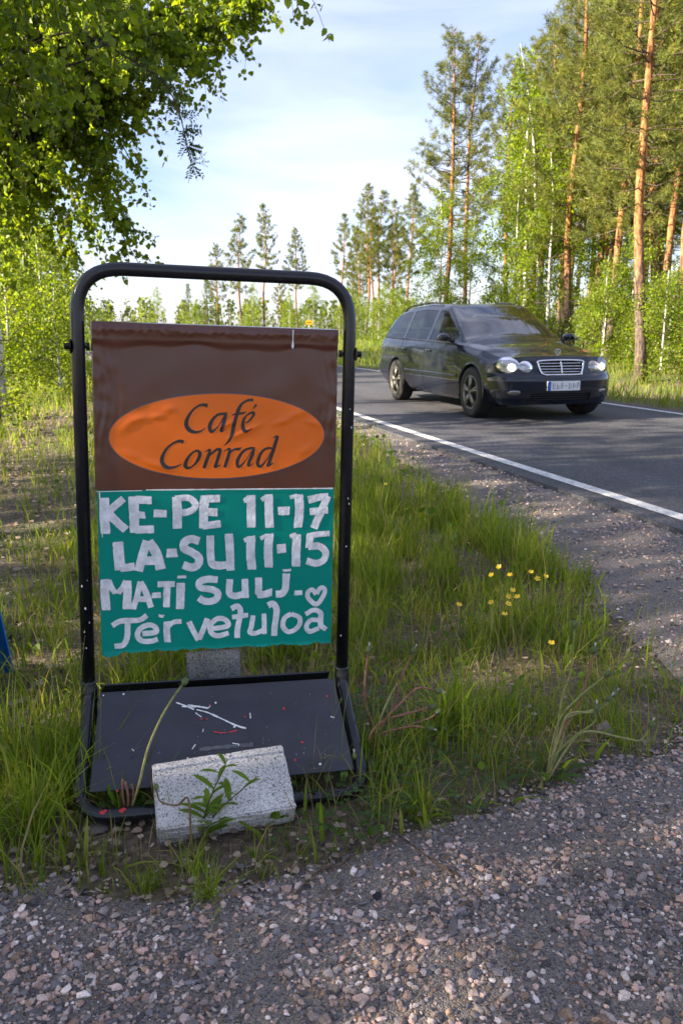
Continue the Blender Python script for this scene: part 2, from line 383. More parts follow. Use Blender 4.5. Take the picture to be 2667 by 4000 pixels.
# terrain: one sheet, fine near the camera, coarse towards the horizon
def axis_pts(fine0, fine1, step, far0, far1):
    a = list(np.arange(fine0, fine1, step)); s = step
    p = a[-1]
    while p < far1: s *= 1.09; p += s; a.append(p)
    p = a[0]; s = step
    while p > far0: s *= 1.09; p -= s; a.insert(0, p)
    return np.array(a)
ax = axis_pts(-3, 3.2, .09, -1500, 1500); ay = axis_pts(.6, 9, .09, -400, 2200)
X, Y = np.meshgrid(ax, ay, indexing='ij')
OFF = road_off(X, Y).reshape(X.shape)
Z = gz(X, Y, OFF)
m, t, b = mat('verge_soil')
tcn = t.nodes.new('ShaderNodeTexCoord')
def nz(scale, detail=6):
    n = t.nodes.new('ShaderNodeTexNoise'); n.inputs['Scale'].default_value = scale; n.inputs['Detail'].default_value = detail
    t.links.new(tcn.outputs['Object'], n.inputs['Vector']); return n
n1, n2, n3 = nz(.8), nz(45), nz(9)
r1 = t.nodes.new('ShaderNodeValToRGB')
els = r1.color_ramp.elements
els[0].position = .3; els[0].color = (.06, .046, .032, 1); els[1].position = .72; els[1].color = (.20, .15, .105, 1)
e = els.new(.5); e.color = (.115, .085, .058, 1)
t.links.new(n2.outputs['Fac'], r1.inputs['Fac'])
r2 = t.nodes.new('ShaderNodeValToRGB'); r2.color_ramp.elements[0].color = (.045, .065, .016, 1); r2.color_ramp.elements[1].color = (.10, .12, .03, 1)
t.links.new(n3.outputs['Fac'], r2.inputs['Fac'])
g1 = t.nodes.new('ShaderNodeMapRange'); g1.inputs['From Min'].default_value = .38; g1.inputs['From Max'].default_value = .6
sy = t.nodes.new('ShaderNodeSeparateXYZ'); t.links.new(tcn.outputs['Object'], sy.inputs['Vector'])
ln_ = t.nodes.new('ShaderNodeVectorMath'); ln_.operation = 'LENGTH'; t.links.new(tcn.outputs['Object'], ln_.inputs[0])
fd = t.nodes.new('ShaderNodeMapRange'); fd.inputs['From Min'].default_value = 12; fd.inputs['From Max'].default_value = 40; fd.inputs['To Min'].default_value = -.12; fd.inputs['To Max'].default_value = .3
t.links.new(ln_.outputs['Value'], fd.inputs['Value'])
ad = t.nodes.new('ShaderNodeMath'); ad.operation = 'ADD'; t.links.new(n1.outputs['Fac'], ad.inputs[0]); t.links.new(fd.outputs['Result'], ad.inputs[1])
t.links.new(ad.outputs['Value'], g1.inputs['Value'])
mix = t.nodes.new('ShaderNodeMix'); mix.data_type = 'RGBA'
t.links.new(g1.outputs['Result'], mix.inputs['Factor']); t.links.new(r1.outputs['Color'], mix.inputs['A']); t.links.new(r2.outputs['Color'], mix.inputs['B'])
t.links.new(mix.outputs['Result'], b.inputs['Base Color']); b.inputs['Roughness'].default_value = .95
bp = t.nodes.new('ShaderNodeBump'); bp.inputs['Strength'].default_value = .8; bp.inputs['Distance'].default_value = .02
t.links.new(n2.outputs['Fac'], bp.inputs['Height']); t.links.new(bp.outputs['Normal'], b.inputs['Normal'])
M['soil'] = m
o = MB().add(np.stack([X, Y, Z], -1), grid_faces(*X.shape)).build('ground', M['soil'])
tag(o, 'grassy roadside ground of brown soil and leaf litter', kind='structure')

# gravel yard and shoulder as a sheet over the soil
gx = np.arange(-3.2, 3.6, .04); gy = np.concatenate([np.arange(-1.5, 10.5, .04)])
X, Y = np.meshgrid(gx, gy, indexing='ij'); OFF = road_off(X, Y).reshape(X.shape)
mask = gravel_mask(X, Y, OFF) * (OFF < -HALF + .06)
LOTZ = lambda x, y, off=None: gz(x, y, off) + .003 + .012 * smoothstep(.4, .95, gravel_mask(x, y, off if off is None or np.ndim(x) < 2 else off)) + (wob(x, y, .22, 4) * .004 + wob(x, y, .6, 5) * .005) * smoothstep(.5, .95, gravel_mask(x, y, off))
Z = LOTZ(X, Y, OFF)
f = grid_faces(*X.shape)
keep = mask.ravel()[f].mean(1) > .45
M['fines'] = speckle('gravel_fines', [(.3, (.19, .165, .148)), (.25, (.255, .217, .19)), (.2, (.14, .126, .118)), (.15, (.30, .24, .20)), (.1, (.08, .075, .074))], 260, .95, .9, .006)
o = MB().add(np.stack([X, Y, Z], -1), f[keep]).build('gravel_yard', M['fines'])
tag(o, 'grey crushed gravel of the yard and road shoulder', kind='structure')

def ribbon(o0, o1, z, i0=0, i1=None, zf=None):
    p = RP[i0:i1]; n = RN[i0:i1]
    k = max(2, int(abs(o1 - o0) / .5) + 1)
    os_ = np.linspace(o0, o1, k)
    v = np.concatenate([p[:, None] + n[:, None] * os_[None, :, None], np.broadcast_to(np.array(z if zf is None else zf(os_)).reshape(1, -1, 1) if zf else np.full((1, k, 1), z), (len(p), k, 1))], -1)
    return v.reshape(-1, 3), grid_faces(len(p), k)
m = speckle('asphalt', [(.35, (.036, .036, .043)), (.3, (.050, .050, .058)), (.2, (.066, .065, .071)), (.15, (.092, .089, .091))], 75, .75, .5, .004, big=.7)
M['asphalt'] = m
# streaks along the wheel tracks: worn, paler and darker lengths
t = m.node_tree; b = t.nodes['Principled BSDF']; tcn = t.nodes.new('ShaderNodeTexCoord')
mp_ = t.nodes.new('ShaderNodeMapping'); mp_.vector_type = 'TEXTURE'; mp_.inputs['Rotation'].default_value = (0, 0, math.atan2(-ROAD_D[0], ROAD_D[1])); mp_.inputs['Scale'].default_value = (.55, 9, 1)
n = t.nodes.new('ShaderNodeTexNoise'); n.inputs['Scale'].default_value = 1.0; n.inputs['Detail'].default_value = 4
t.links.new(tcn.outputs['Object'], mp_.inputs['Vector']); t.links.new(mp_.outputs['Vector'], n.inputs['Vector'])
mr = t.nodes.new('ShaderNodeMapRange'); mr.inputs['From Min'].default_value = .3; mr.inputs['From Max'].default_value = .7; mr.inputs['To Min'].default_value = .72; mr.inputs['To Max'].default_value = 1.28
t.links.new(n.outputs['Fac'], mr.inputs['Value'])
sc_ = t.nodes.new('ShaderNodeVectorMath'); sc_.operation = 'SCALE'; old = b.inputs['Base Color'].links[0].from_socket
t.links.new(old, sc_.inputs[0]); t.links.new(mr.outputs['Result'], sc_.inputs['Scale']); t.links.new(sc_.outputs['Vector'], b.inputs['Base Color'])
crown = lambda os_: .03 * (1 - (os_ / HALF)**2) * 0 + 0.0
v, q = ribbon(-HALF, HALF, 0)
o = MB().add(v, q).build('road', M['asphalt'])
tag(o, 'two lane dark grey asphalt road curving left', kind='structure')
e1, q1 = ribbon(-HALF, -HALF - .03, 0)
vv = e1.copy().reshape(len(RP), 2, 3); vv[:, 1, 2] = -.09; vv[:, 0, 2] = -.001
MB().add(vv, q1).build('road_edge', M['asphalt'], o)
e1, q1 = ribbon(HALF, HALF + .03, 0)
vv = e1.copy().reshape(len(RP), 2, 3); vv[:, 1, 2] = -.09; vv[:, 0, 2] = -.001
MB().add(vv, q1).build('road_edge', M['asphalt'], o)
M['roadpaint'] = plain('road_paint', (.60, .59, .56), .7, var=.25, scale=14, bump=.3)
t = M['roadpaint'].node_tree; b = t.nodes['Principled BSDF']; tcn = t.nodes.new('ShaderNodeTexCoord'); n = t.nodes.new('ShaderNodeTexNoise'); n.inputs['Scale'].default_value = 38; n.inputs['Detail'].default_value = 8; n.inputs['Roughness'].default_value = .7
t.links.new(tcn.outputs['Object'], n.inputs['Vector']); mr = t.nodes.new('ShaderNodeMapRange'); mr.inputs['From Min'].default_value = .55; mr.inputs['From Max'].default_value = .64; t.links.new(n.outputs['Fac'], mr.inputs['Value'])
wr = t.nodes.new('ShaderNodeMix'); wr.data_type = 'RGBA'; t.links.new(mr.outputs['Result'], wr.inputs['Factor']); t.links.new(b.inputs['Base Color'].links[0].from_socket, wr.inputs['A']); wr.inputs['B'].default_value = (.13, .13, .135, 1); t.links.new(wr.outputs['Result'], b.inputs['Base Color'])
for s in (-1, 1):
    v, q = ribbon(s * LINE - .055, s * LINE + .055, .004)
    MB().add(v, q).build('edge_line', M['roadpaint'], o)
# ------------------------------------------------------------------ the swing-board pavement sign
M['tube'] = plain('black_tube_paint', (.010, .010, .013), .27, var=.3, scale=60, bump=.03, bscale=90)
M['plate'] = plain('base_plate_paint', (.026, .027, .037), .42, var=.18, scale=12, bump=.08, bscale=500)
M['bolt'] = plain('bolt_steel', (.02, .02, .022), .4, metal=.6)
M['rust'] = plain('rusty_washer', (.09, .05, .03), .8, var=.5, scale=120)
M['white_paint'] = plain('white_brush_paint', (.70, .70, .71), .5, var=.22, scale=45, bump=.6, bscale=130)
M['chip'] = plain('white_paint_chip', (.72, .72, .70), .6)
M['red_paint'] = plain('red_paint_chip', (.62, .03, .04), .5)
M['scuff'] = plain('grey_scuff', (.10, .10, .115), .7, var=.4, scale=70)
M['ink'] = plain('black_vinyl', (.011, .010, .011), .35)
M['grey_line'] = plain('oval_outline', (.09, .08, .09), .5)
M['board_edge'] = plain('board_edge', (.012, .012, .013), .5, bump=.4, bscale=80)
def film(name, col, rough, bump, bscale, spec=.5):
    m, t, b = mat(name); b.inputs['Specular IOR Level'].default_value = spec
    b.inputs['Base Color'].default_value = (*col, 1); b.inputs['Roughness'].default_value = rough
    tcn = t.nodes.new('ShaderNodeTexCoord')
    n = t.nodes.new('ShaderNodeTexNoise'); n.inputs['Scale'].default_value = bscale; n.inputs['Detail'].default_value = 3
    t.links.new(tcn.outputs['Object'], n.inputs['Vector'])
    n2 = t.nodes.new('ShaderNodeTexNoise'); n2.inputs['Scale'].default_value = 9; n2.inputs['Detail'].default_value = 3
    t.links.new(tcn.outputs['Object'], n2.inputs['Vector'])
    mr = t.nodes.new('ShaderNodeMapRange'); mr.inputs['To Min'].default_value = rough * .8; mr.inputs['To Max'].default_value = rough * 1.25
    t.links.new(n2.outputs['Fac'], mr.inputs['Value']); t.links.new(mr.outputs['Result'], b.inputs['Roughness'])
    bp = t.nodes.new('ShaderNodeBump'); bp.inputs['Strength'].default_value = bump; bp.inputs['Distance'].default_value = .001
    t.links.new(n.outputs['Fac'], bp.inputs['Height']); t.links.new(bp.outputs['Normal'], b.inputs['Normal'])
    return m
M['brown'] = film('brown_vinyl', (.092, .024, .0125), .22, .06, 260, spec=.55)
M['teal'] = film('teal_paint', (.0, .235, .175), .45, .3, 160, spec=.15)
M['orange'] = film('orange_vinyl', (.80, .150, .008), .34, .25, 200, spec=.32)

SG = -0.118
sign = thing('pavement_sign', (0, 0, 0), 'black tube framed swing sign with brown and teal cafe board on the verge', 'sign')
_yaw, _roll, _lean = .2184, .0331, .0479
_rot = Matrix.Rotation(_yaw, 3, 'Z') @ Matrix.Rotation(-_lean, 3, 'X') @ Matrix.Rotation(_roll, 3, 'Y')
sign.rotation_euler = _rot.to_euler()
sign.location = Vector((-.32, 2.1494, CAM_Z)) + _rot @ Vector((0, 0, -1.2))
ZO = 1.2                                                     # local z = ZO + height above camera level
W2 = .35
# upper frame: one bent tube
def bend_path(pts, r, n=7):
    pts = [np.array(p, float) for p in pts]; out = [pts[0]]
    for i in range(1, len(pts) - 1):
        a, b_, c = pts[i-1], pts[i], pts[i+1]
        u, w = unit(a - b_), unit(c - b_)
        p0, p1 = b_ + u * r, b_ + w * r
        for k in range(n + 1):
            s = k / n; out.append((1-s)**2 * p0 + 2*s*(1-s) * b_ + s*s * p1)
    out.append(pts[-1]); return np.array(out)
p = bend_path([(-W2, 0, .245), (-W2, 0, ZO + .1416), (W2, 0, ZO + .1416), (W2, 0, .245)], .115, 9)
# even sampling so that bends stay round
MB().add(*tube(p, .0172, 20)).build('upper_frame', M['tube'], sign)
for s in (-1, 1):
    v, q = lathe([(.0, .262), (.0185, .262), (.0195, .258), (.0195, .245), (.0215, .24), (.0215, .20)], 20)
    MB().add(v + (s * W2, 0, 0), q).build('collar', M['tube'], sign)
# lower A-shaped base: a front loop and a rear loop, a plate on each
FZ, FY = .018, .275
for k, sy in ((0, -1), (1, 1)):
    lean = .012
    p = bend_path([(-W2, 0, .262), (-W2 - .002, sy * .012, .205), (-W2 - lean, sy * FY, FZ), (W2 + lean, sy * FY, FZ), (W2 + .002, sy * .012, .205), (W2, 0, .262)], .028, 4)
    # wider bends at the feet
    p = np.vstack([bend_path([(-W2, 0, .250), (-W2, sy * .008, .205), (-W2 - lean * .5, sy * .14, .105)], .02, 3),
                   bend_path([(-W2 - lean * .5, sy * .14, .105), (-W2 - lean, sy * FY, FZ), (0, sy * FY, FZ)], .085, 8)[1:],
                   bend_path([(0, sy * FY, FZ), (W2 + lean, sy * FY, FZ), (W2 + lean * .5, sy * .14, .105)], .085, 8)[1:],
                   bend_path([(W2 + lean * .5, sy * .14, .105), (W2, sy * .008, .205), (W2, 0, .250)], .02, 3)[1:]])
    MB().add(*tube(p, .0178 if k == 0 else .0176, 16)).build('base_frame', M['tube'], sign)
def plate_pt(u, w, h=0):
    """u 0..1 across, w 0..1 from the top edge down the slope, h above the face"""
    y0, z0, y1, z1 = -.028, .236, -.232, .060
    nn = unit(np.array([0, z1 - z0, -(y1 - y0)])); nn = nn if nn[2] > 0 else -nn
    x = (u - .5) * (.640 + .03 * w)
    return np.array([x, y0 + (y1 - y0) * w, z0 + (z1 - z0) * w]) + nn * h
def plate_mesh(flip=1):
    mb = MB()
    us = np.linspace(0, 1, 40); ws = np.linspace(0, 1, 16)
    top = np.array([[plate_pt(u, w, .0025 + .0012 * wob(u * 2, w * 2, .5, 2) + (.004 * max(0, 1 - abs(w - .055) / .03) if w < .1 else 0)) for w in ws] for u in us])
    bot = np.array([[plate_pt(u, w, -.0015) for w in ws] for u in us])
    for a, fl in ((top, 0), (bot, 1)):
        f_ = grid_faces(40, 16); mb.add(a.reshape(-1, 3), f_[:, ::-1] if not fl else f_)
    for e0, e1 in ((top[0], bot[0]), (bot[-1], top[-1]), (bot[:, 0], top[:, 0]), (top[:, -1], bot[:, -1])):
        n = len(e0); mb.add(np.stack([e0, e1], 1).reshape(-1, 3), grid_faces(n, 2))
    if flip < 0:
        mb.v = [v * (1, -1, 1) for v in mb.v]; mb.q = [q[:, ::-1] for q in mb.q]
    return mb
bp_front = plate_mesh().build('base_plate', M['plate'], sign, col=False)
plate_mesh(-1).build('base_plate', M['plate'], sign, col=False)
# scratches and paint splashes on the front plate: (pixels of a measured picture of the plate, turned into plate shares)
def puv(x, y):
    a, b_, c, d = np.array([47., 150]), np.array([1412., 55]), np.array([1510., 600]), np.array([62., 725])
    u, w = .5, .5
    for _ in range(8):
        P_ = (a*(1-u) + b_*u) * (1-w) + (d*(1-u) + c*u) * w
        du = (b_ - a) * (1-w) + (c - d) * w; dw = (d*(1-u) + c*u) - (a*(1-u) + b_*u)
        s_ = np.linalg.solve(np.stack([du, dw], 1), np.array([x, y]) - P_); u += s_[0]; w += s_[1]
    return u, w
def chip_mesh(items, h0):
    mb = MB(); r_ = np.random.default_rng(3)
    for i, it in enumerate(items):
        h = h0 + .0042 + .0001 * (i % 7)
        if it[0] == 'l':
            pts = np.array([plate_pt(*puv(*p_), h) for p_ in it[2]])
            mb_ribbon(mb, pts, it[1], r_)
        else:
            _, x, y, s_ = it; s_ = s_ * .6
            u, w = puv(x, y); c = plate_pt(u, w, h); ex = plate_pt(u + .01, w, h) - c; ex /= np.linalg.norm(ex); ey = plate_pt(u, w + .01, h) - c; ey /= np.linalg.norm(ey)
            k = 7; th = np.arange(k) * 2 * math.pi / k; rr = s_ * r_.uniform(.5, 1.2, k)
            vv = np.vstack([c, c + (np.cos(th) * rr)[:, None] * ex + (np.sin(th) * rr)[:, None] * ey])
            mb.add(vv, t=[(0, 1 + (j + 1) % k, 1 + j) for j in range(k)])
    return mb
def mb_ribbon(mb, pts, w, r_):
    n = max(4, len(pts) * 5); s = np.linspace(0, len(pts) - 1, n)
    P_ = np.stack([np.interp(s, np.arange(len(pts)), pts[:, k]) for k in range(3)], -1)
    tg = unit(np.gradient(P_, axis=0)); nn = unit(np.array([0, -.65, .76])); sd_ = unit(np.cross(tg, nn))
    ww = w * r_.uniform(.55, 1.2, n)[:, None] / 2
    mb.add(np.stack([P_ - sd_ * ww, P_ + sd_ * ww], 1).reshape(-1, 3), grid_faces(n, 2))
white = [('l', .0045, [(480, 212), (530, 230), (585, 255)]), ('l', .0042, [(515, 236), (560, 240), (600, 238)]), ('l', .005, [(548, 228), (610, 237), (665, 247)]), ('l', .003, [(665, 247), (678, 232)]),
         ('l', .0038, [(600, 256), (660, 272), (690, 285)]), ('l', .005, [(690, 285), (760, 318), (815, 345)]), ('l', .006, [(815, 345), (855, 360), (888, 368)]), ('l', .003, [(594, 275), (630, 300)]),
         ('l', .0035, [(908, 275), (912, 308)]), ('l', .0025, [(605, 462), (588, 490)]), ('l', .003, [(812, 455), (848, 460), (850, 470)]), ('l', .003, [(258, 487), (272, 500)]), ('l', .003, [(1385, 296), (1408, 302)]),
         ('l', .0025, [(645, 372), (642, 390)]), ('d', 708, 213, .006), ('d', 820, 357, .006), ('d', 1315, 572, .007), ('d', 568, 540, .005), ('d', 180, 160, .005), ('d', 70, 168, .004)]
r_ = np.random.default_rng(5)
for _ in range(55): white.append(('d', r_.uniform(70, 1440), r_.uniform(150, 600), r_.choice([.0006, .0008, .0013])))
for _ in range(14): white.append(('d', r_.normal(1280, 60), r_.uniform(480, 640), r_.uniform(.0008, .002)))
chip_mesh(white, 0).build('paint_splash', M['chip'], bp_front)['kind'] = 'stuff'
red = [('d', 632, 310, .006), ('d', 662, 312, .004), ('d', 880, 298, .005), ('d', 672, 226, .004), ('d', 1108, 250, .008), ('d', 1368, 170, .005), ('d', 1212, 448, .006), ('d', 1172, 550, .007), ('d', 474, 580, .004), ('d', 280, 207, .002),
       ('l', .003, [(705, 388), (740, 394), (775, 394)]), ('l', .003, [(790, 392), (835, 380)]), ('d', 893, 345, .002), ('d', 205, 720, .006)]
chip_mesh(red, 0).build('red_splash', M['red_paint'], bp_front)['kind'] = 'stuff'
chip_mesh([('l', .012, [(630, 490), (760, 476), (930, 462)]), ('l', .003, [(985, 460), (990, 420)]), ('l', .005, [(400, 515), (415, 505)])], -.0004).build('scuff', M['scuff'], bp_front)['kind'] = 'stuff'
for hx, hy in ((645, 313), (886, 290)):
    chip_mesh([('d', hx, hy, .0085)], -.0003).build('rust_ring', M['rust'], bp_front)
    chip_mesh([('d', hx, hy, .004)], .0006).build('screw_hole', M['ink'], bp_front)
# red drips on the front loop
for x0 in (-.30, -.255):
    th = np.linspace(.75, 1.55, 8); us = np.linspace(-.009, .009, 7)
    g = np.array([[(x0 + u * math.sin(math.pi * min(.97, max(.06, (a - .75) / .8 + .12 * math.sin(u * 500)))), -FY - .0183 * math.cos(a), FZ + .0183 * math.sin(a)) for a in th] for u in us])
    MB().add(g.reshape(-1, 3), grid_faces(7, 8)).build('red_drip', M['red_paint'], sign)
# white nicks along the frame tubes
mb = MB(); r_ = np.random.default_rng(12)
spots = [(-W2, z) for z in (.405, .43, .47, .53, .545, .36)] + [(W2, z) for z in (.62, .74, .755, .95, .36, 1.0)]
for x0, z0 in spots:
    a0 = r_.uniform(-.6, .6); s_ = r_.uniform(.001, .0026)
    th = np.arange(6) * math.pi / 3; rr = s_ * r_.uniform(.5, 1.3, 6)
    vv = [(x0 + .0176 * math.sin(a0), -.0176 * math.cos(a0), z0)] + [(x0 + .0176 * math.sin(a0 + rr[j] * math.cos(th[j]) / .0175), -.0176 * math.cos(a0 + rr[j] * math.cos(th[j]) / .0175), z0 + rr[j] * 1.5 * math.sin(th[j])) for j in range(6)]
    mb.add(vv, t=[(0, 1 + j, 1 + (j + 1) % 6) for j in range(6)])
mb.build('paint_nick', M['chip'], sign)['kind'] = 'stuff'

# swing board
ZT, ZB, HWD = ZO + .0099, ZO - .8582, .3147
core = MB(); core.add(*box(0, .004, (ZT + ZB) / 2, HWD * 2 - .004, .022, ZT - ZB - .004)); board = core.build('board', M['board_edge'], sign, smooth=False)
for s in (-1, 1):
    hook = MB(); v, q = lathe([(0, -.012), (.009, -.012), (.010, -.009), (.010, .012), (.006, .014), (.006, .026), (0, .026)], 12, 'x')
    # bolt head outside the post, washer, nut between post and board
    b1 = MB()
    v, q = lathe([(0, 0), (.0085, 0), (.0092, .0015), (.0092, .014), (0, .014)], 6, 'x'); v = v * (s, 1, 1) + (s * (W2 + .019), 0, ZO - .052); b1.add(v, q)
    bo = b1.build('bolt', M['bolt'], sign, smooth=False)
    v, q = lathe([(0, 0), (.018, 0), (.018, .0025), (0, .0035)], 20, 'x'); v = v * (s, 1, 1) + (s * (W2 + .0165), 0, ZO - .052)
    MB().add(v, q).build('washer', M['rust'] if s > 0 else M['bolt'], bo, smooth=False)
    v, q = lathe([(0, 0), (.0055, 0), (.0055, .004), (.011, .004), (.011, .012), (0, .012)], 6, 'x'); v = v * (-s, 1, 1) + (s * (W2 - .016), 0, ZO - .052)
    MB().add(v, q).build('nut', M['bolt'], bo, smooth=False)
YF = -.0085                                                   # front of the board
def film_grid(x0, x1, z0, z1, nx, nz_, disp):
    xs = np.linspace(x0, x1, nx); zs = np.linspace(z0, z1, nz_)
    X_, Z_ = np.meshgrid(xs, zs, indexing='ij')
    return np.stack([X_, YF - .0012 - disp(X_, Z_), Z_], -1)
ZM = ZO - .4165                                               # brown above, teal below
def brown_disp(x, z):
    r_ = (x + HWD) ; l_ = HWD - x; tp = ZT - z
    edge = np.exp(-(r_ / .05)**2) + .8 * np.exp(-(l_ / .04)**2)
    d = edge * (.55 * .0016 * np.sin(150 * (x + .012 * np.sin(z * 13 + 1)) + 2 * np.sin(z * 17)) + .55 * .0013 * np.sin(310 * (x + .008 * np.sin(z * 23)) + 3 * np.sin(z * 9 + 2)) + .0012 * wob(x, z, .05, 2)) * smoothstep(ZM + .02, ZM + .2, z)
    d += .0022 * np.exp(-((tp - .016) / .012)**2) * (1 + .4 * wob(x, z, .02, 3))
    d += .0030 * smoothstep(.058 + .006 * np.sin(x * 19) + .004 * np.sin(x * 47 + 1), .040, tp)
    d += .0008 * wob(x, z, .12, 5)
    return d
g = film_grid(-HWD, HWD, ZM, ZT, 220, 150, brown_disp)
bf = MB().add(g.reshape(-1, 3), grid_faces(220, 150)).build('brown_film', M['brown'], board, col=False)
# folded film over the top and the side of the board
top = np.stack([g[:, -1], g[:, -1] + (0, .018, .003), g[:, -1] + (0, .030, -.004)], 1)
MB().add(top.reshape(-1, 3), grid_faces(220, 3)).build('film_fold', M['brown'], board, col=False)
for col_, s in ((0, -1), (-1, 1)):
    e_ = g[col_]; w_ = np.stack([e_, e_ + (s * .0035, .007, 0), e_ + (s * .002, .012, 0)], 1)
    fc = grid_faces(len(e_), 3)
    MB().add(w_.reshape(-1, 3), fc if s < 0 else fc[:, ::-1]).build('film_fold', M['brown'], board, col=False)
def teal_disp(x, z):
    return .0004 * wob(x, z, .1, 2) + .0012 * smoothstep(ZB + .05, ZB, z) * wob(x, z, .06, 4)
g = film_grid(-HWD + .001, HWD - .001, ZB - .002, ZM - .001, 160, 90, teal_disp)
rag = .004 * wob(g[:, 0, 0], g[:, 0, 0] * 0, .05, 1) + .003 * wob(g[:, 0, 0], g[:, 0, 0] * 0, .015, 2)
g[:, 0, 2] += rag; g[:, 0, 1] -= .002
tf = MB().add(g.reshape(-1, 3), grid_faces(160, 90)).build('teal_panel', M['teal'], board, col=False)
# white pinstripe between the colours, and down the upper left of the teal
mb = MB(); n = 60; xs = np.linspace(-.19, HWD - .004, n); w_ = .0016 + .0006 * wob(xs, xs, .03, 1)
mb.add(np.stack([np.stack([xs, np.full(n, YF - .0034), ZM - .0005 - w_], -1), np.stack([xs, np.full(n, YF - .0034), ZM - .0005 + w_], -1)], 1).reshape(-1, 3), grid_faces(n, 2))
mb.add([(-.309, YF - .003, ZM - .006), (-.306, YF - .003, ZM - .006), (-.302, YF - .003, ZM - .125), (-.304, YF - .003, ZM - .125)], [(0, 3, 2, 1)])
mb.add([(-.313, YF - .003, ZM - .003), (-.20, YF - .003, ZM - .001), (-.20, YF - .003, ZM - .003), (-.313, YF - .003, ZM - .005)], [(0, 3, 2, 1)])
mb.build('white_pinstripe', M['chip'], tf)
# orange oval with its thin grey outline
def oval(rx, rz, y, dispf):
    n, k = 120, 26; th = np.linspace(0, 2 * math.pi, n); rr = np.linspace(0, 1, k)
    TH, RR = np.meshgrid(th, rr, indexing='ij')
    x = rx * RR * np.cos(TH); z = rz * RR * np.sin(TH); c_, s_ = math.cos(.02), math.sin(.02)
    x, z = .0015 + c_ * x - s_ * z, ZO - .2755 + s_ * x + c_ * z
    yy = y - brown_disp(x, z) - dispf(x, z)
    return np.stack([x, yy, z], -1).reshape(-1, 3), grid_faces(n, k)[:, ::-1]
v, q = oval(.2842, .1142, YF - .0018, lambda x, z: 0)
MB().add(v, q).build('oval_border', M['grey_line'], board, col=False)
BUB = [(-.205, -.232, .020, .007, .3), (-.16, -.225, .016, .006, .2), (-.128, -.205, .012, .009, .1), (.205, -.215, .03, .008, .35), (.17, -.235, .02, .007, .3), (-.19, -.19, .028, .006, .5), (-.235, -.25, .022, .006, .8), (-.16, -.352, .035, .006, -.35), (-.225, -.325, .02, .005, -.5), (.235, -.31, .02, .005, .7), (.07, -.262, .04, .006, .45), (.02, -.245, .02, .005, .4), (.255, -.24, .02, .004, -.4)]
def orange_disp(x, z):
    d = .0002 * wob(x, z, .06, 3)
    for bx, bz, a_, b_, an in BUB:
        u = (x - bx) * math.cos(an) + (z - ZO - bz) * math.sin(an); w_ = -(x - bx) * math.sin(an) + (z - ZO - bz) * math.cos(an)
        d = d + .0030 * np.exp(-(u / a_)**2 - (w_ / b_)**2)
    return d
v, q = oval(.2815, .1115, YF - .0024, orange_disp)
ov = MB().add(v, q).build('orange_oval', M['orange'], board, col=False)

# black calligraphic lettering: strokes of changing width, millimetres on the board (0, 0) = camera level
def stroke(mb, P3, y, r_=None, jit=0):
    P_ = spline(P3, 7); n = len(P_)
    x = P_[:, 0] / 1000; z = ZO + P_[:, 1] / 1000; w = np.maximum(P_[:, 2], .6) / 2000
    tg = unit(np.stack([np.gradient(x), np.gradient(z)], -1)); nx, nz2 = -tg[:, 1], tg[:, 0]
    wa, wb = w.copy(), w.copy()
    if jit: wa *= r_.uniform(1 - jit, 1 + jit, n); wb *= r_.uniform(1 - jit, 1 + jit, n)
    L_ = np.stack([x + nx * wa, z + nz2 * wa], -1); R_ = np.stack([x - nx * wb, z - nz2 * wb], -1)
    A = np.stack([L_, R_], 1).reshape(-1, 2)
    yy = y - brown_disp(A[:, 0], A[:, 1]) * (A[:, 1] > ZM) - orange_disp(A[:, 0], A[:, 1]) * (A[:, 1] > ZM) - teal_disp(A[:, 0], A[:, 1]) * (A[:, 1] <= ZM)
    mb.add(np.stack([A[:, 0], yy, A[:, 1]], -1), grid_faces(n, 2)[:, ::-1])
def letters(strokes, slack):
    """strokes that overlap sideways belong to one letter"""
    out = []
    hw = lambda st, p: .45 * (p[2] if len(p) > 2 else st[0][1])
    for st in sorted(strokes, key=lambda s_: min(p[0] - hw(s_, p) for p in s_[1])):
        a_, b_ = min(p[0] - hw(st, p) for p in st[1]), max(p[0] + hw(st, p) for p in st[1])
        if out and a_ < out[-1][1] - slack: out[-1][0].append(st); out[-1][1] = max(out[-1][1], b_)
        else: out.append([[st], b_])
    return [o_[0] for o_ in out]
for word in LOGO:
    for let in letters([(i, st) for i, st in enumerate(word)], 6):
        mb = MB()
        for i, st in let: stroke(mb, st, YF - .0030 - .00006 * i)
        mb.build('logo_letter', M['ink'], board, smooth=False, col=False)
# hand-brushed white lettering
r_ = np.random.default_rng(8)
for word in WORDS:
  for let in letters([((i, w), pts) for i, (w, pts) in enumerate(word)], 3.5):
    mb = MB()
    for (i, w), pts in let:
        P3 = [(x + r_.normal(0, .5), z + r_.normal(0, .5), w * r_.uniform(.93, 1.04)) for x, z in pts]
        if len(P3) == 2:
            a_, b_ = np.array(P3[0]), np.array(P3[1]); mid = (a_ + b_) / 2 + (r_.normal(0, 1.2), r_.normal(0, .6), 0)
            P3 = [a_ * (1, 1, .86), a_ * .93 + b_ * .07, mid, a_ * .07 + b_ * .93, b_ * (1, 1, .88)]
        stroke(mb, P3, YF - .0026 - .00012 * (i % 9), r_, .05)
    mb.build('painted_letter', M['white_paint'], board, smooth=False, col=False)
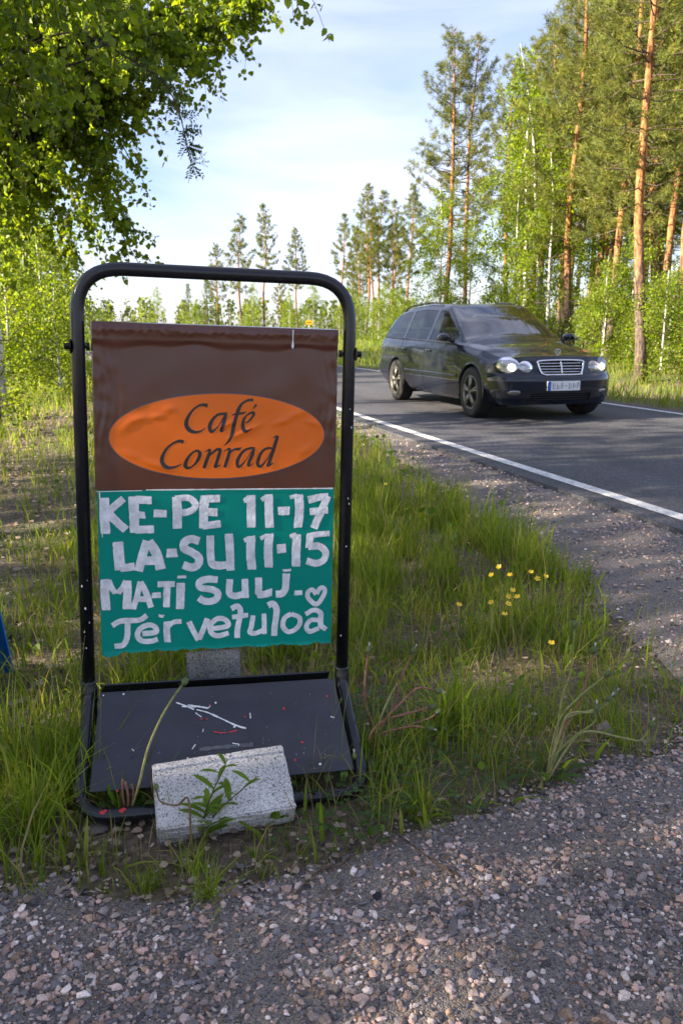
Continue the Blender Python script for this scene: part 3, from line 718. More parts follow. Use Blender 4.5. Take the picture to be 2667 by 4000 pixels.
# bird dropping and torn teal tatters
mb = MB(); mb.add([(.192, YF - .0085, ZT - .004), (.1955, YF - .0085, ZT - .004), (.195, YF - .0075, ZT - .03), (.197, YF - .0055, ZT - .046), (.1935, YF - .0055, ZT - .054), (.190, YF - .0055, ZT - .046), (.1925, YF - .0075, ZT - .03)], t=[(0, 6, 1), (1, 6, 2), (2, 6, 5), (2, 5, 3), (3, 5, 4)])
mb.build('bird_dropping', M['chip'], board)
for cx, wd_, hh in ((-.285, .05, .010), (.115, .035, .006), (.235, .05, .007), (-.295, .03, .016)):
    n = 9; xs = np.linspace(-wd_ / 2, wd_ / 2, n); dz = -hh * (1 - (xs / wd_ * 2)**2) * r_.uniform(.4, 1, n)
    a_ = np.stack([cx + xs, np.full(n, YF - .004), np.full(n, ZB + .004)], -1); b_ = np.stack([cx + xs, np.full(n, YF - .008), ZB + dz], -1)
    MB().add(np.stack([a_, b_], 1).reshape(-1, 3), grid_faces(n, 2)[:, ::-1]).build('torn_film', M['teal'], board, col=False)

# ------------------------------------------------------------------ granite blocks
M['granite'] = speckle('granite', [(.34, (.50, .475, .45)), (.3, (.61, .58, .55)), (.19, (.33, .315, .30)), (.10, (.47, .41, .37)), (.07, (.12, .115, .11))], 330, .8, .25, .002, big=9)
M['granite_dull'] = speckle('granite_weathered', [(.36, (.19, .188, .18)), (.3, (.24, .235, .225)), (.17, (.13, .13, .125)), (.1, (.18, .155, .14)), (.07, (.045, .045, .045))], 330, .85, .35, .003, big=9)
def granite(name, size, m, seed):
    bm = bmesh.new(); bmesh.ops.create_cube(bm, size=1)
    bmesh.ops.scale(bm, vec=size, verts=bm.verts)
    bmesh.ops.bevel(bm, geom=bm.edges[:], offset=.004, segments=2, affect='EDGES')
    bmesh.ops.subdivide_edges(bm, edges=[e for e in bm.edges if e.calc_length() > .05], cuts=8, use_grid_fill=True)
    rr = random.Random(seed)
    for v in bm.verts:
        side = abs(abs(v.co.z) - size[2] / 2) > .003
        k = .0016 if side else .0004
        v.co += Vector((rr.uniform(-k, k), rr.uniform(-k, k), rr.uniform(-k, k) * .4))
    bmesh.ops.translate(bm, vec=(0, 0, size[2] / 2), verts=bm.verts)
    me = bpy.data.meshes.new(name); bm.to_mesh(me); bm.free(); me.materials.append(m)
    return link(name, me)
g1 = granite('granite_block', (.33, .178, .075), M['granite'], 1)
g1.location = (-.298, 1.817, SG + .042); g1.rotation_euler = (R(28), R(-1), R(15))
tag(g1, 'pale speckled granite block lying on the front of the sign base', 'granite block')
g2 = granite('granite_block', (.162, .28, .11), M['granite_dull'], 2)
g2.location = (-.395, 2.33, SG + .080); g2.rotation_euler = (R(-38), R(0), R(9))
tag(g2, 'dull grey granite block behind the black base plate', 'granite block')
# ------------------------------------------------------------------ the car: front axle at x = 0, x forward, y to the car's left
M['paint'] = plain('car_paint', (.004, .006, .014), .45, metal=0, coat=1, var=.05, spec=.15)
M['trim'] = plain('black_trim', (.012, .012, .013), .5)
M['tyre'] = plain('tyre_rubber', (.016, .016, .016), .8, var=.25, bump=.3)
M['alloy'] = plain('alloy', (.20, .19, .165), .42, metal=.7)
M['chrome'] = plain('chrome', (.78, .78, .80), .12, metal=1, var=.03)
M['cabin'] = plain('cabin_cloth', (.055, .054, .056), .85)
M['dark'] = plain('dark_void', (.006, .006, .006), .9)
M['plate_w'] = plain('number_plate', (.72, .72, .72), .4, var=.04)
M['plate_b'] = plain('plate_blue', (.02, .09, .42), .4)
M['plate_k'] = plain('plate_characters', (.30, .30, .31), .5)
M['reflector'] = plain('lamp_reflector', (.34, .34, .36), .35, metal=.8)
M['amber'] = plain('amber', (.5, .12, .01), .2, coat=.6)
def glass_mat(name, tint, alpha):
    m, t, b = mat(name)
    b.inputs['Base Color'].default_value = (*tint, 1); b.inputs['Roughness'].default_value = .02
    tr = t.nodes.new('ShaderNodeBsdfTransparent'); tr.inputs['Color'].default_value = (*alpha, 1)
    gl = t.nodes.new('ShaderNodeBsdfGlossy'); gl.inputs['Roughness'].default_value = .03; gl.inputs['Color'].default_value = (1, 1, 1, 1)
    fr = t.nodes.new('ShaderNodeFresnel'); fr.inputs['IOR'].default_value = 1.55
    mr = t.nodes.new('ShaderNodeMapRange'); mr.inputs['To Min'].default_value = .17; mr.inputs['To Max'].default_value = 1
    ms = t.nodes.new('ShaderNodeMixShader')
    t.links.new(fr.outputs['Fac'], mr.inputs['Value']); t.links.new(mr.outputs['Result'], ms.inputs['Fac'])
    t.links.new(tr.outputs['BSDF'], ms.inputs[1]); t.links.new(gl.outputs['BSDF'], ms.inputs[2])
    t.links.new(ms.outputs['Shader'], t.nodes['Material Output'].inputs['Surface'])
    return m
M['glass'] = glass_mat('window_glass', (.02, .02, .02), (.62, .68, .67))
M['side_glass'] = glass_mat('side_glass', (.02, .02, .02), (.36, .40, .37))
M['side_glass'].node_tree.nodes['Map Range'].inputs['To Min'].default_value = .02; M['side_glass'].node_tree.nodes['Map Range'].inputs['To Max'].default_value = .75
M['lens'] = glass_mat('lamp_lens', (.9, .9, .9), (.92, .92, .92))
def emis(name, col, s):
    m, t, b = mat(name); b.inputs['Emission Color'].default_value = (*col, 1); b.inputs['Emission Strength'].default_value = s
    b.inputs['Base Color'].default_value = (.8, .8, .8, 1); return m
M['bulb'] = emis('headlamp_bulb', (1, .84, .56), 3.5)

CAR_X, CAR_Y = 2.44, 10.5
car = thing('car', (CAR_X, CAR_Y, 0), 'black estate car with lit headlights driving on the road', 'car', rz=-1.285)
cx_ = np.array([-3.75, -3.5, -3.1, -2.7, -2.0, -1.3, -.9, -.5, -.2, .2, .6])
prof = dict(
    zbot=[.30, .24, .20, .20, .19, .19, .19, .19, .20, .20, .20],
    wsil=[.72, .77, .80, .80, .81, .81, .81, .81, .80, .80, .77],
    wmid=[.80, .84, .860, .865, .865, .865, .865, .865, .865, .860, .84],
    wsh=[.78, .83, .85, .855, .855, .85, .85, .845, .835, .825, .79],
    zsh=[.84, .84, .84, .83, .82, .80, .79, .78, .765, .735, .675],
    wbe=[.73, .775, .80, .805, .81, .81, .805, .79, .765, .735, .68],
    zbe=[.975, .97, .96, .95, .935, .92, .91, .895, .87, .825, .745],
    wro=[.60, .62, .61, .61, .61, .60, .665, .725, .65, .60, .52],
    zro=[1.02, 1.20, 1.335, 1.385, 1.41, 1.375, 1.155, .925, .900, .855, .758],
    wrm=[.36, .38, .37, .37, .37, .36, .40, .45, .40, .36, .30],
    zrm=[1.02, 1.27, 1.395, 1.43, 1.45, 1.42, 1.235, .965, .930, .872, .768],
    zce=[1.02, 1.29, 1.41, 1.445, 1.465, 1.435, 1.26, .985, .945, .882, .772])
xd = np.linspace(-3.75, .6, 500)
ker = np.exp(-.5 * (np.arange(-30, 31) * (xd[1] - xd[0]) / .055)**2); ker /= ker.sum()
PF = {k: np.convolve(np.pad(np.interp(xd, cx_, v), 30, mode='edge'), ker, 'valid') for k, v in prof.items()}
def pf(k, x): return np.interp(x, xd, PF[k])
def front_x(y, z):
    c = np.interp(z, [.18, .28, .38, .49, .53, .57, .66, .72, .765, .81], [.69, .74, .765, .77, .76, .72, .70, .675, .64, .58])
    a = np.abs(y); return c - .085 * (a / .8)**2 - .25 * (a / .86)**6
def rear_x(y, z):
    c = np.interp(z, [.25, .40, .55, .66, .72, .97], [-3.72, -3.77, -3.77, -3.73, -3.70, -3.64])
    a = np.abs(y); return c + .06 * (a / .8)**2 + .10 * (a / .85)**8
NPRO = 96
def ring(x):
    """half profile (y, z) from sill to roof centre"""
    P_ = np.array([(pf('wsil', x) - .06, pf('zbot', x)), (pf('wsil', x), pf('zbot', x) + .05), (pf('wmid', x) - .006, .40), (pf('wmid', x), .56), (pf('wsh', x), pf('zsh', x)), (pf('wbe', x), pf('zbe', x)),
                   (pf('wro', x), pf('zro', x)), (pf('wrm', x), pf('zrm', x)), (0, pf('zce', x))])
    nseg = [4, 10, 10, 16, 10, 22, 12, 11]                       # samples per segment
    # Catmull-Rom in the middle, with a crease at the belt and a soft one at the roof edge
    e = np.vstack([P_[0], P_, (-P_[-2][0], P_[-2][1])]); out = []
    for i, n in enumerate(nseg):
        a, b_, c, d = e[i], e[i + 1], e[i + 2], e[i + 3]
        if i == 5: a = b_ - (c - b_) * .6; d = c + (c - b_) * .6     # flat side glass
        if i == 4: d = c + (c - b_) * .8
        t_ = np.linspace(0, 1, n, endpoint=False)[:, None]
        out.append(.5 * (2*b_ + (c - a)*t_ + (2*a - 5*b_ + 4*c - d)*t_**2 + (3*b_ - a - 3*c + d)*t_**3))
    out.append(P_[-1:]); return np.vstack(out)
xs = list(np.arange(-3.45, .10, .022))
for xl in (-.40, -1.56, -2.50): xs += [xl - .005, xl + .005]
xs = np.array(sorted(xs)); xs = xs[np.insert(np.diff(xs) > .003, 0, True)]
rings = [np.column_stack([np.full(NPRO, x), ring(x)]) for x in xs]
x0 = xs[-1]; fr = []
for tt in np.linspace(0, 1, 30)[1:]:
    rg = ring(min(.6, x0 + tt * (.6 - x0)))
    xx = x0 + tt * (front_x(rg[:, 0], rg[:, 1]) - x0); fr.append(np.column_stack([xx, rg]))
x1 = xs[0]; rr_ = []
for tt in np.linspace(1, 0, 14)[:-1]:
    rg = ring(max(-3.75, x1 + tt * (-3.75 - x1)))
    xx = x1 + tt * (rear_x(rg[:, 0], rg[:, 1]) - x1); rr_.append(np.column_stack([xx, rg]))
G = np.array(rr_ + rings + fr)                                    # nu x NPRO x 3, left half
nu = len(G)
seg = np.cumsum([0, 4, 10, 10, 16, 10, 22, 12, 11])               # 50..72 is the side glass band
# wheel arches: snap the grid to the arch circle
AR, AZ = .352, .325
for cxw in (0.0, -2.715):
    dx, dz = G[..., 0] - cxw, G[..., 2] - AZ; d = np.hypot(dx, dz)
    near = (np.abs(d - AR) < .014) & (np.arange(NPRO)[None] < 46)
    s_ = np.where(near, AR / np.maximum(d, 1e-6), 1); G[..., 0] = cxw + dx * s_; G[..., 2] = AZ + dz * s_
F = grid_faces(nu, NPRO); C = G.reshape(-1, 3)[F].mean(1); J = F[:, 0] % NPRO
cxq, cyq, czq = C.T
arch = np.zeros(len(F), bool)
for cxw in (0.0, -2.715): arch |= (np.hypot(cxq - cxw, czq - AZ) < AR - .001) & (J < 46)
side = (J >= seg[5] + 1) & (J < seg[6] - 2)
qedge = -3.47 + (czq - .95) * .62
w_front = side & (cxq > -1.52) & (cxq < -.66)
w_rear = side & (cxq > -2.46) & (cxq < -1.60)
w_quart = side & (cxq > qedge) & (cxq < -2.54)
wind = (J >= seg[6] + 2) & (cxq > -1.29) & (cxq < -.50)
backl = (J >= seg[6] + 1) & (cxq < -3.50) & (czq > 1.03)
gap = np.zeros(len(F), bool)
for xl in (-.40, -1.56, -2.50):
    gap |= (np.abs(cxq - xl) < .005) & (czq < .945) & (czq > .24)
doorz = (czq > .235) & (J < seg[5]) & ~arch & ~gap
d_front = doorz & (cxq < -.40) & (cxq > -1.56); d_rear = doorz & (cxq < -1.56) & (cxq > -2.50)
hood = (J >= seg[5] + 4) & (cxq > -.46)
glass_any = w_front | w_rear | w_quart | wind | backl
body = ~(arch | gap | glass_any | d_front | d_rear | hood)
def half(sel, s, name, m, parent, both=False, inset=0):
    mb = MB()
    for ss in ((1, -1) if both else (s,)):
        f = F[sel]; u, inv_ = np.unique(f, return_inverse=True); v = G.reshape(-1, 3)[u] * (1, ss, 1)
        if inset: v = v - np.array([0, ss * inset, 0]) * (abs(v[:, 1:2]) > .3)
        q = inv_.reshape(-1, 4); mb.add(v, q if ss < 0 else q[:, ::-1])
    return mb.build(name, m, parent, col=False)
shell = half(body, 1, 'body', M['paint'], car, both=True)
half(hood, 1, 'bonnet', M['paint'], car, both=True)
for s in (1, -1):
    for sel, hx in ((d_front, -1.40), (d_rear, -2.33)):
        dr = half(sel, s, 'door', M['paint'], car)
        y = s * (np.interp(hx, xd, PF['wsh']) + .016)
        p = np.array([(hx - .09, y - s * .022, .80), (hx - .07, y, .803), (hx, y + s * .008, .805), (hx + .07, y, .803), (hx + .09, y - s * .022, .80)])
        MB().add(*tube(p, [.012, .014, .014, .014, .012], 8)).build('door_handle', M['paint'], dr)
    for sel in (w_front, w_rear, w_quart):
        half(sel, s, 'side_window', M['side_glass'], car, inset=.004)
    # dark trim under the side glass, arch lips
    xx = np.linspace(-3.4, -.62, 60)
    MB().add(*tube(np.stack([xx, s * (pf('wbe', xx) + .004), pf('zbe', xx) + .004], -1), .008, 6)).build('belt_trim', M['trim'], car)
    xx = np.linspace(-3.3, .02, 60); yy = pf('wmid', xx) + .004
    for a_, b_ in ((-2.33, -.40),):
        xr = np.linspace(a_, b_, 30); MB().add(*tube(np.stack([xr, s * (pf('wmid', xr) + .002), np.full(30, .50)], -1), .013, 6)).build('rubbing_strip', M['paint'], car)
    for cxw in (0.0, -2.715):
        th = np.linspace(-.25, math.pi + .25, 30)
        p = np.stack([cxw + (AR - .002) * np.cos(th), np.full(30, s * (.845 if cxw == 0 else .845)), AZ + (AR - .002) * np.sin(th)], -1)
        MB().add(*tube(p, .012, 6)).build('arch_lip', M['paint'], car)
        th = np.linspace(-.5, math.pi + .5, 26)
        lin = np.array([[(cxw + (AR + .012) * math.cos(a), s * yq, AZ + (AR + .012) * math.sin(a)) for yq in (.84, .50)] for a in th])
        MB().add(lin.reshape(-1, 3), grid_faces(26, 2)).build('arch_liner', M['dark'], car)
half(wind, 1, 'windscreen', M['glass'], car, both=True)
half(backl, 1, 'rear_window', M['glass'], car, both=True)
# front and rear fascias
def cap(fx, rg, n=90, m_=60):
    low = rg[:seg[5] + 1]; zs = np.linspace(low[0, 1], rg[-1, 1], m_)
    top_w = np.interp(zs, np.maximum.accumulate(np.concatenate([low[:, 1], rg[seg[5]+1:, 1]])), np.concatenate([low[:, 0], rg[seg[5]+1:, 0]]))
    ys = np.linspace(-1, 1, n); Y_ = ys[:, None] * top_w[None]; Z_ = np.broadcast_to(zs[None], Y_.shape)
    return np.stack([fx(Y_, Z_), Y_, Z_], -1)
g = cap(front_x, ring(.6)); f = grid_faces(90, 60); c = g.reshape(-1, 3)[f].mean(1)
hole = ((abs(c[:, 1]) < .30) & (c[:, 2] > .560) & (c[:, 2] < .722)) | ((abs(c[:, 1]) < .40) & (c[:, 2] > .245) & (c[:, 2] < .335))
MB().add(g.reshape(-1, 3), f[~hole]).build('front_bumper', M['paint'], car, col=False)
g = cap(rear_x, ring(-3.75)); MB().add(g.reshape(-1, 3), grid_faces(90, 60)[:, ::-1]).build('rear_bumper', M['paint'], car, col=False)
def front_patch(poly_fn, name, m, parent, lift, n=24, k=14):
    """a disc-like patch on the front face: poly_fn(theta) -> (y, z) outline about its centre"""
    th = np.linspace(0, 2 * math.pi, n); c0 = np.mean([poly_fn(a) for a in th[:-1]], 0)
    v = []
    for a in th:
        e_ = np.array(poly_fn(a))
        for s_ in np.linspace(0, 1, k):
            y, z = c0 + (e_ - c0) * s_; v.append((float(front_x(y, z)) + lift * (1 - s_**4) + .002, y, z))
    return MB().add(v, grid_faces(n, k)[:, ::-1]).build(name, m, parent, col=False)
for s in (1, -1):
    def lamp(a, s=s, g=1.0):
        # two ovals run together: large outer, small inner
        y1, z1, r1 = .645, .672, .118 * g; y2, z2, r2 = .465, .650, .085 * g
        ca, sa = math.cos(a), math.sin(a)
        def reach(cy, cz, ry, rz):
            oy, oz = .565 - cy, .665 - cz
            A = (ca / ry)**2 + (sa / rz)**2; B = 2 * (oy * ca / ry**2 + oz * sa / rz**2); Cc = (oy / ry)**2 + (oz / rz)**2 - 1
            D = B * B - 4 * A * Cc
            return (-B + math.sqrt(D)) / (2 * A) if D > 0 else 0
        r = max(reach(y1, z1, r1, .092 * g), reach(y2, z2, r2, .070 * g))
        return (s * (.565 + r * ca), .665 + r * sa)
    hl = front_patch(lamp, 'headlight', M['lens'], car, .028, 48, 10)
    front_patch(lambda a: lamp(a, s, .97), 'reflector', M['reflector'], hl, .004, 48, 8)
    def disc(cy, cz, r): return lambda a: (s * cy + r * math.cos(a), cz + r * math.sin(a))
    front_patch(disc(.618, .645, .044), 'bulb', M['bulb'], hl, .018, 20, 6)
    front_patch(disc(.470, .648, .034), 'bulb', M['reflector'], hl, .016, 16, 5)
    front_patch(lambda a: (s * .60 + .075 * math.cos(a), .345 + .032 * math.sin(a)), 'fog_lamp', M['lens'], car, .008, 20, 6)
    front_patch(lambda a: (s * .60 + .066 * math.cos(a), .345 + .026 * math.sin(a)), 'fog_reflector', M['alloy'], car, .003, 20, 6)
# grille: chrome surround, four slats, centre bar, dark behind
gr = MB()
def gpt(y, z, d=0): return (float(front_x(y, z)) + d, y, z)
out = [(-.22, .558), (.22, .558), (.270, .580), (.303, .680), (.283, .718), (0, .728), (-.283, .718), (-.303, .680), (-.270, .580), (-.22, .558)]
P_ = spline([gpt(y, z, .008) for y, z in out], 8)
grille = MB().add(*tube(P_, .011, 8)).build('grille', M['chrome'], car)
for z in (.590, .623, .656, .690):
    hw = np.interp(z, [.558, .585, .68, .72], [.22, .27, .298, .28]); ys = np.linspace(-hw, hw, 15)
    MB().add(*tube([gpt(y, z, .002) for y in ys], .0055, 6)).build('slat', M['chrome'], grille)
MB().add(*tube([gpt(0, z, .004) for z in np.linspace(.561, .724, 6)], .009, 6)).build('centre_bar', M['chrome'], grille)
for y0, y1, z0, z1, nm in ((-.31, .31, .545, .735, 'grille_back'), (-.45, .45, .23, .42, 'lower_intake')):
    ys = np.linspace(y0, y1, 20); zs = np.linspace(z0, z1, 6)
    MB().add([gpt(y, min(z, .74), -.05) for y in ys for z in zs], grid_faces(20, 6)).build(nm, M['dark'], car)
for z in (.262, .29, .318):
    MB().add(*tube([gpt(y, z, -.012) for y in np.linspace(-.40, .40, 14)], .006, 5)).build('intake_slat', M['trim'], car)
# bonnet emblem: a ring with three spokes on a stalk
er = MB(); th = np.linspace(0, 2 * math.pi, 20); ex = .60
er.add(*tube(np.stack([np.full(20, ex), .033 * np.sin(th), .825 + .033 * np.cos(th)], -1), .003, 5, cap=False))
for a in (0, 2.094, 4.189): er.add(*tube([(ex, 0, .825), (ex, .033 * math.sin(a), .825 + .033 * math.cos(a))], .003, 5))
er.add(*tube([(ex, 0, .765), (ex, 0, .795)], .005, 6)); er.build('bonnet_emblem', M['chrome'], car)
# number plate: white, blue band, characters blurred beyond reading
px = float(front_x(0, .43)) + .012; PZ = .428
pl = MB().add(*box(px, 0, PZ, .012, .44, .112)).build('number_plate', M['plate_w'], car, smooth=False)
MB().add(*box(px + .0075, -.197, PZ, .004, .042, .106)).build('blue_band', M['plate_b'], pl, smooth=False)
r_ = np.random.default_rng(2)
for k, y in enumerate(np.linspace(-.135, .19, 7)):
    mb = MB()
    if k == 3: mb.add(*box(px + .0072, y, PZ, .003, .022, .012))
    else:
        mb.add(*box(px + .0072, y - .011, PZ, .003, .010, .072)); mb.add(*box(px + .0073, y + .011, PZ + r_.choice([-.012, 0, .012]), .003, .009, .046)); mb.add(*box(px + .0074, y, PZ + r_.choice([-.031, 0, .031]), .003, .03, .010))
    mb.build('plate_character', M['plate_k'], pl, smooth=False)
# wheels
def wheel(cxw, s):
    w = bpy.data.objects.new('wheel', None); COL.objects.link(w); w.parent = car; w.location = (cxw, s * .755, .315)
    v, q = lathe([(.205, -.098), (.225, -.105), (.275, -.108), (.303, -.098), (.315, -.075), (.316, 0), (.315, .075), (.303, .098), (.275, .108), (.225, .105), (.205, .098), (.200, 0), (.205, -.098)], 48, 'y')
    MB().add(v, q).build('tyre', M['tyre'], w, col=False)
    rim = MB(); v, q = lathe([(.213, .100), (.205, .104), (.196, .098), (.190, .06), (.185, -.05), (.205, -.095)], 40, 'y'); v[:, 1] *= s; rim.add(v, q)
    for k in range(5):
        a = k * 2 * math.pi / 5 + .3
        for o_, wd_ in ((-.11, .024), (.11, .024)):
            p0 = np.array([math.cos(a) * .035, s * .092, math.sin(a) * .035]); p1 = np.array([math.cos(a + o_) * .198, s * .088, math.sin(a + o_) * .198])
            rim.add(*tube([p0, (p0 + p1) / 2 + (0, s * .006, 0), p1], [.03, .021, .019], 6))
    v, q = lathe([(0, .110), (.03, .108), (.042, .098), (.045, .07)], 20, 'y'); v[:, 1] *= s; rim.add(v, q)
    rim.build('rim', M['alloy'], w, col=False)
    v, q = lathe([(0, .02), (.165, .02), (.165, .0), (0, .0)], 30, 'y'); v[:, 1] *= s; MB().add(v, q).build('brake_disc', M['trim'], w, col=False)
for cxw in (0.0, -2.715):
    for s in (1, -1): wheel(cxw, s)
# mirrors
for s in (1, -1):
    th = np.linspace(0, 2 * math.pi, 14); mb = MB(); cs = []
    for xx, sc_ in ((-.735, .82), (-.72, 1), (-.66, .98), (-.61, .75), (-.585, .25)):
        cs.append([(xx, s * (.935 + .080 * sc_ * math.cos(a)), .985 + .056 * sc_ * math.sin(a)) for a in th])
    mb.add(np.array(cs).reshape(-1, 3), grid_faces(5, 14)); mi = mb.build('mirror', M['paint'], car)
    MB().add(*tube([(-.66, s * .80, .935), (-.66, s * .87, .955)], [.03, .025], 8)).build('mirror_arm', M['trim'], mi)
    MB().add([(-.737, s * (.935 + .065 * math.cos(a)), .985 + .044 * math.sin(a)) for a in th[:-1]] + [(-.737, s * .945, .985)], t=[(13, j, (j + 1) % 13) for j in range(13)]).build('mirror_glass', M['chrome'], mi)
    MB().add([(x_, s * (.946 + .094 * u), z_) for u in (-.9, -.3, .3, .9) for x_, z_ in ((-.592, .968), (-.605, .950))], grid_faces(4, 2)).build('mirror_stripe', M['alloy'], mi)
    xr = np.linspace(-3.05, -1.55, 24); zr = pf('zro', xr) + .028 + .035 * np.minimum(1, np.minimum(xr + 3.05, -1.55 - xr) / .14)
    MB().add(*tube(np.stack([xr, s * (pf('wro', xr) - .03), zr], -1), .013, 8)).build('roof_rail', M['trim'], car)
for y0, y1, xx in ((.55, -.05, -.50), (-.02, -.55, -.50)):
    ys = np.linspace(y0, y1, 12); MB().add(*tube([(xx - .10 - .05 * (yy - y1), yy, float(pf('zce', xx - .08)) - .02 - .06 * yy * yy + .008) for yy in ys], .007, 5)).build('wiper', M['trim'], car)
# underbody, cabin
MB().add(*box(-1.5, 0, .24, 4.2, 1.35, .06)).build('underbody', M['dark'], car, smooth=False)
MB().add(*box(-.02, 0, .55, .62, 1.0, .5)).build('engine_bay', M['dark'], car, smooth=False)
MB().add(*box(-1.55, .0, .42, 2.4, 1.5, .30)).build('cabin_floor', M['cabin'], car, smooth=False)
MB().add(*box(-2.9, .0, .60, 1.2, 1.0, .5)).build('boot_floor', M['cabin'], car, smooth=False)
p = [(-.62, y, .90 + .02 * math.cos(y * 3)) for y in np.linspace(-.66, .66, 12)]
MB().add(*tube(p, .10, 10)).build('dashboard', M['cabin'], car)
def seat(x, y):
    mb = MB(); cs = []
    for z, dx, hw, dp in ((.55, 0, .24, .08), (.75, -.05, .25, .08), (.95, -.12, .24, .07), (1.08, -.17, .18, .05)):
        a = np.linspace(0, 2 * math.pi, 16); cs.append([(x + dx + dp * math.cos(t_), y + hw * math.sin(t_), z) for t_ in a])
    mb.add(np.array(cs).reshape(-1, 3), grid_faces(4, 16))
    v, q = lathe([(0, 1.12), (.09, 1.12), (.12, 1.16), (.12, 1.23), (.09, 1.27), (0, 1.28)], 14); v = v * (.55, 1, 1) + (x - .19, y, 0); mb.add(v, q)
    mb.add(*box(x + .22, y, .56, .46, .46, .12)); mb.build('seat', M['cabin'], car)
seat(-1.62, .36); seat(-1.62, -.36); seat(-2.45, .36); seat(-2.45, -.36)
th = np.linspace(0, 2 * math.pi, 26)
sw = np.stack([-.98 - .07 * np.sin(th), .36 + .18 * np.cos(th), .90 + .165 * np.sin(th)], -1)
sw = MB().add(*tube(sw, .014, 8, cap=False)).build('steering_wheel', M['trim'], car)
MB().add(*tube([(-.98, .20, .9), (-.96, .36, .9), (-.98, .52, .9)], .014, 6)).build('spoke', M['trim'], sw)
# ------------------------------------------------------------------ the driver
def driver():
    bm_v = {}; verts, edges, rad = [], [], []
    def jv(n, co, r): bm_v[n] = len(verts); verts.append(co); rad.append(r)
    Y0 = .36
    jv('pelvis', (-1.42, Y0, .66), .15); jv('belly', (-1.45, Y0, .80), .145); jv('chest', (-1.49, Y0, .98), .155); jv('collar', (-1.50, Y0, 1.08), .09)
    jv('neck', (-1.485, Y0, 1.14), .055); jv('jaw', (-1.465, Y0, 1.20), .07); jv('head', (-1.475, Y0, 1.27), .088); jv('crown', (-1.48, Y0, 1.325), .06)
    jv('nose', (-1.375, Y0, 1.245), .014)
    for s, k in ((1, 'l'), (-1, 'r')):
        jv('sh' + k, (-1.49, Y0 + s * .18, 1.04), .065); jv('el' + k, (-1.30, Y0 + s * .27, .86), .048); jv('wr' + k, (-1.06, Y0 + s * .19, .93), .032); jv('ha' + k, (-1.0, Y0 + s * .17, .955), .038)
        jv('hip' + k, (-1.38, Y0 + s * .10, .64), .10); jv('kn' + k, (-.98, Y0 + s * .13, .70), .07); jv('an' + k, (-.72, Y0 + s * .12, .38), .045)
    L_ = [('pelvis', 'belly'), ('belly', 'chest'), ('chest', 'collar'), ('collar', 'neck'), ('neck', 'jaw'), ('jaw', 'head'), ('head', 'crown'), ('jaw', 'nose')]
    for k in 'lr': L_ += [('chest', 'sh' + k), ('sh' + k, 'el' + k), ('el' + k, 'wr' + k), ('wr' + k, 'ha' + k), ('pelvis', 'hip' + k), ('hip' + k, 'kn' + k), ('kn' + k, 'an' + k)]
    for s, k in ((1, 'l'), (-1, 'r')):
        for j in range(4):
            n = 'f%s%d' % (k, j); b0 = np.array(verts[bm_v['ha' + k]])
            jv(n, tuple(b0 + (.03, s * (.01 - .006 * j), .03 - .022 * j)), .010); jv(n + 'b', tuple(b0 + (.035, s * (-.03 - .004 * j), .03 - .022 * j)), .009)
            L_ += [('ha' + k, n), (n, n + 'b')]
        b0 = np.array(verts[bm_v['ha' + k]]); jv('th' + k, tuple(b0 + (-.015, -s * .03, .03)), .010); L_.append(('ha' + k, 'th' + k))
    me = bpy.data.meshes.new('person'); me.from_pydata(verts, [(bm_v[a], bm_v[b_]) for a, b_ in L_], [])
    o = link('person', me); o.modifiers.new('skin', 'SKIN')
    sv = me.skin_vertices[0].data
    for i, r in enumerate(rad): sv[i].radius = (r, r)
    sv[0].use_root = True
    ss = o.modifiers.new('sub', 'SUBSURF'); ss.levels = ss.render_levels = 2
    dg = bpy.context.evaluated_depsgraph_get(); me2 = bpy.data.meshes.new_from_object(o.evaluated_get(dg))
    o.modifiers.clear(); o.data = me2
    for m_ in (plain('skin', (.45, .25, .17), .55), plain('shirt', (.16, .18, .24), .85)): me2.materials.append(m_)
    for p_ in me2.polygons:
        c_ = p_.center; p_.material_index = 0 if (c_.z > 1.115 or c_.x > -1.09 and c_.z > .85) else 1; p_.use_smooth = True
    return o
drv = driver(); drv.matrix_world = Matrix.Translation((CAR_X, CAR_Y, 0)) @ Matrix.Rotation(-1.285, 4, 'Z')
tag(drv, 'driver in a dark shirt holding the steering wheel behind the windscreen', 'person')
hair = MB(); v, q = lathe([(0, .105), (.05, .098), (.082, .07), (.096, .02), (.094, -.03), (.08, -.06)], 18); hair.add(v + (-1.488, .36, 1.265), q).build('hair', plain('hair', (.03, .02, .014), .7), drv)
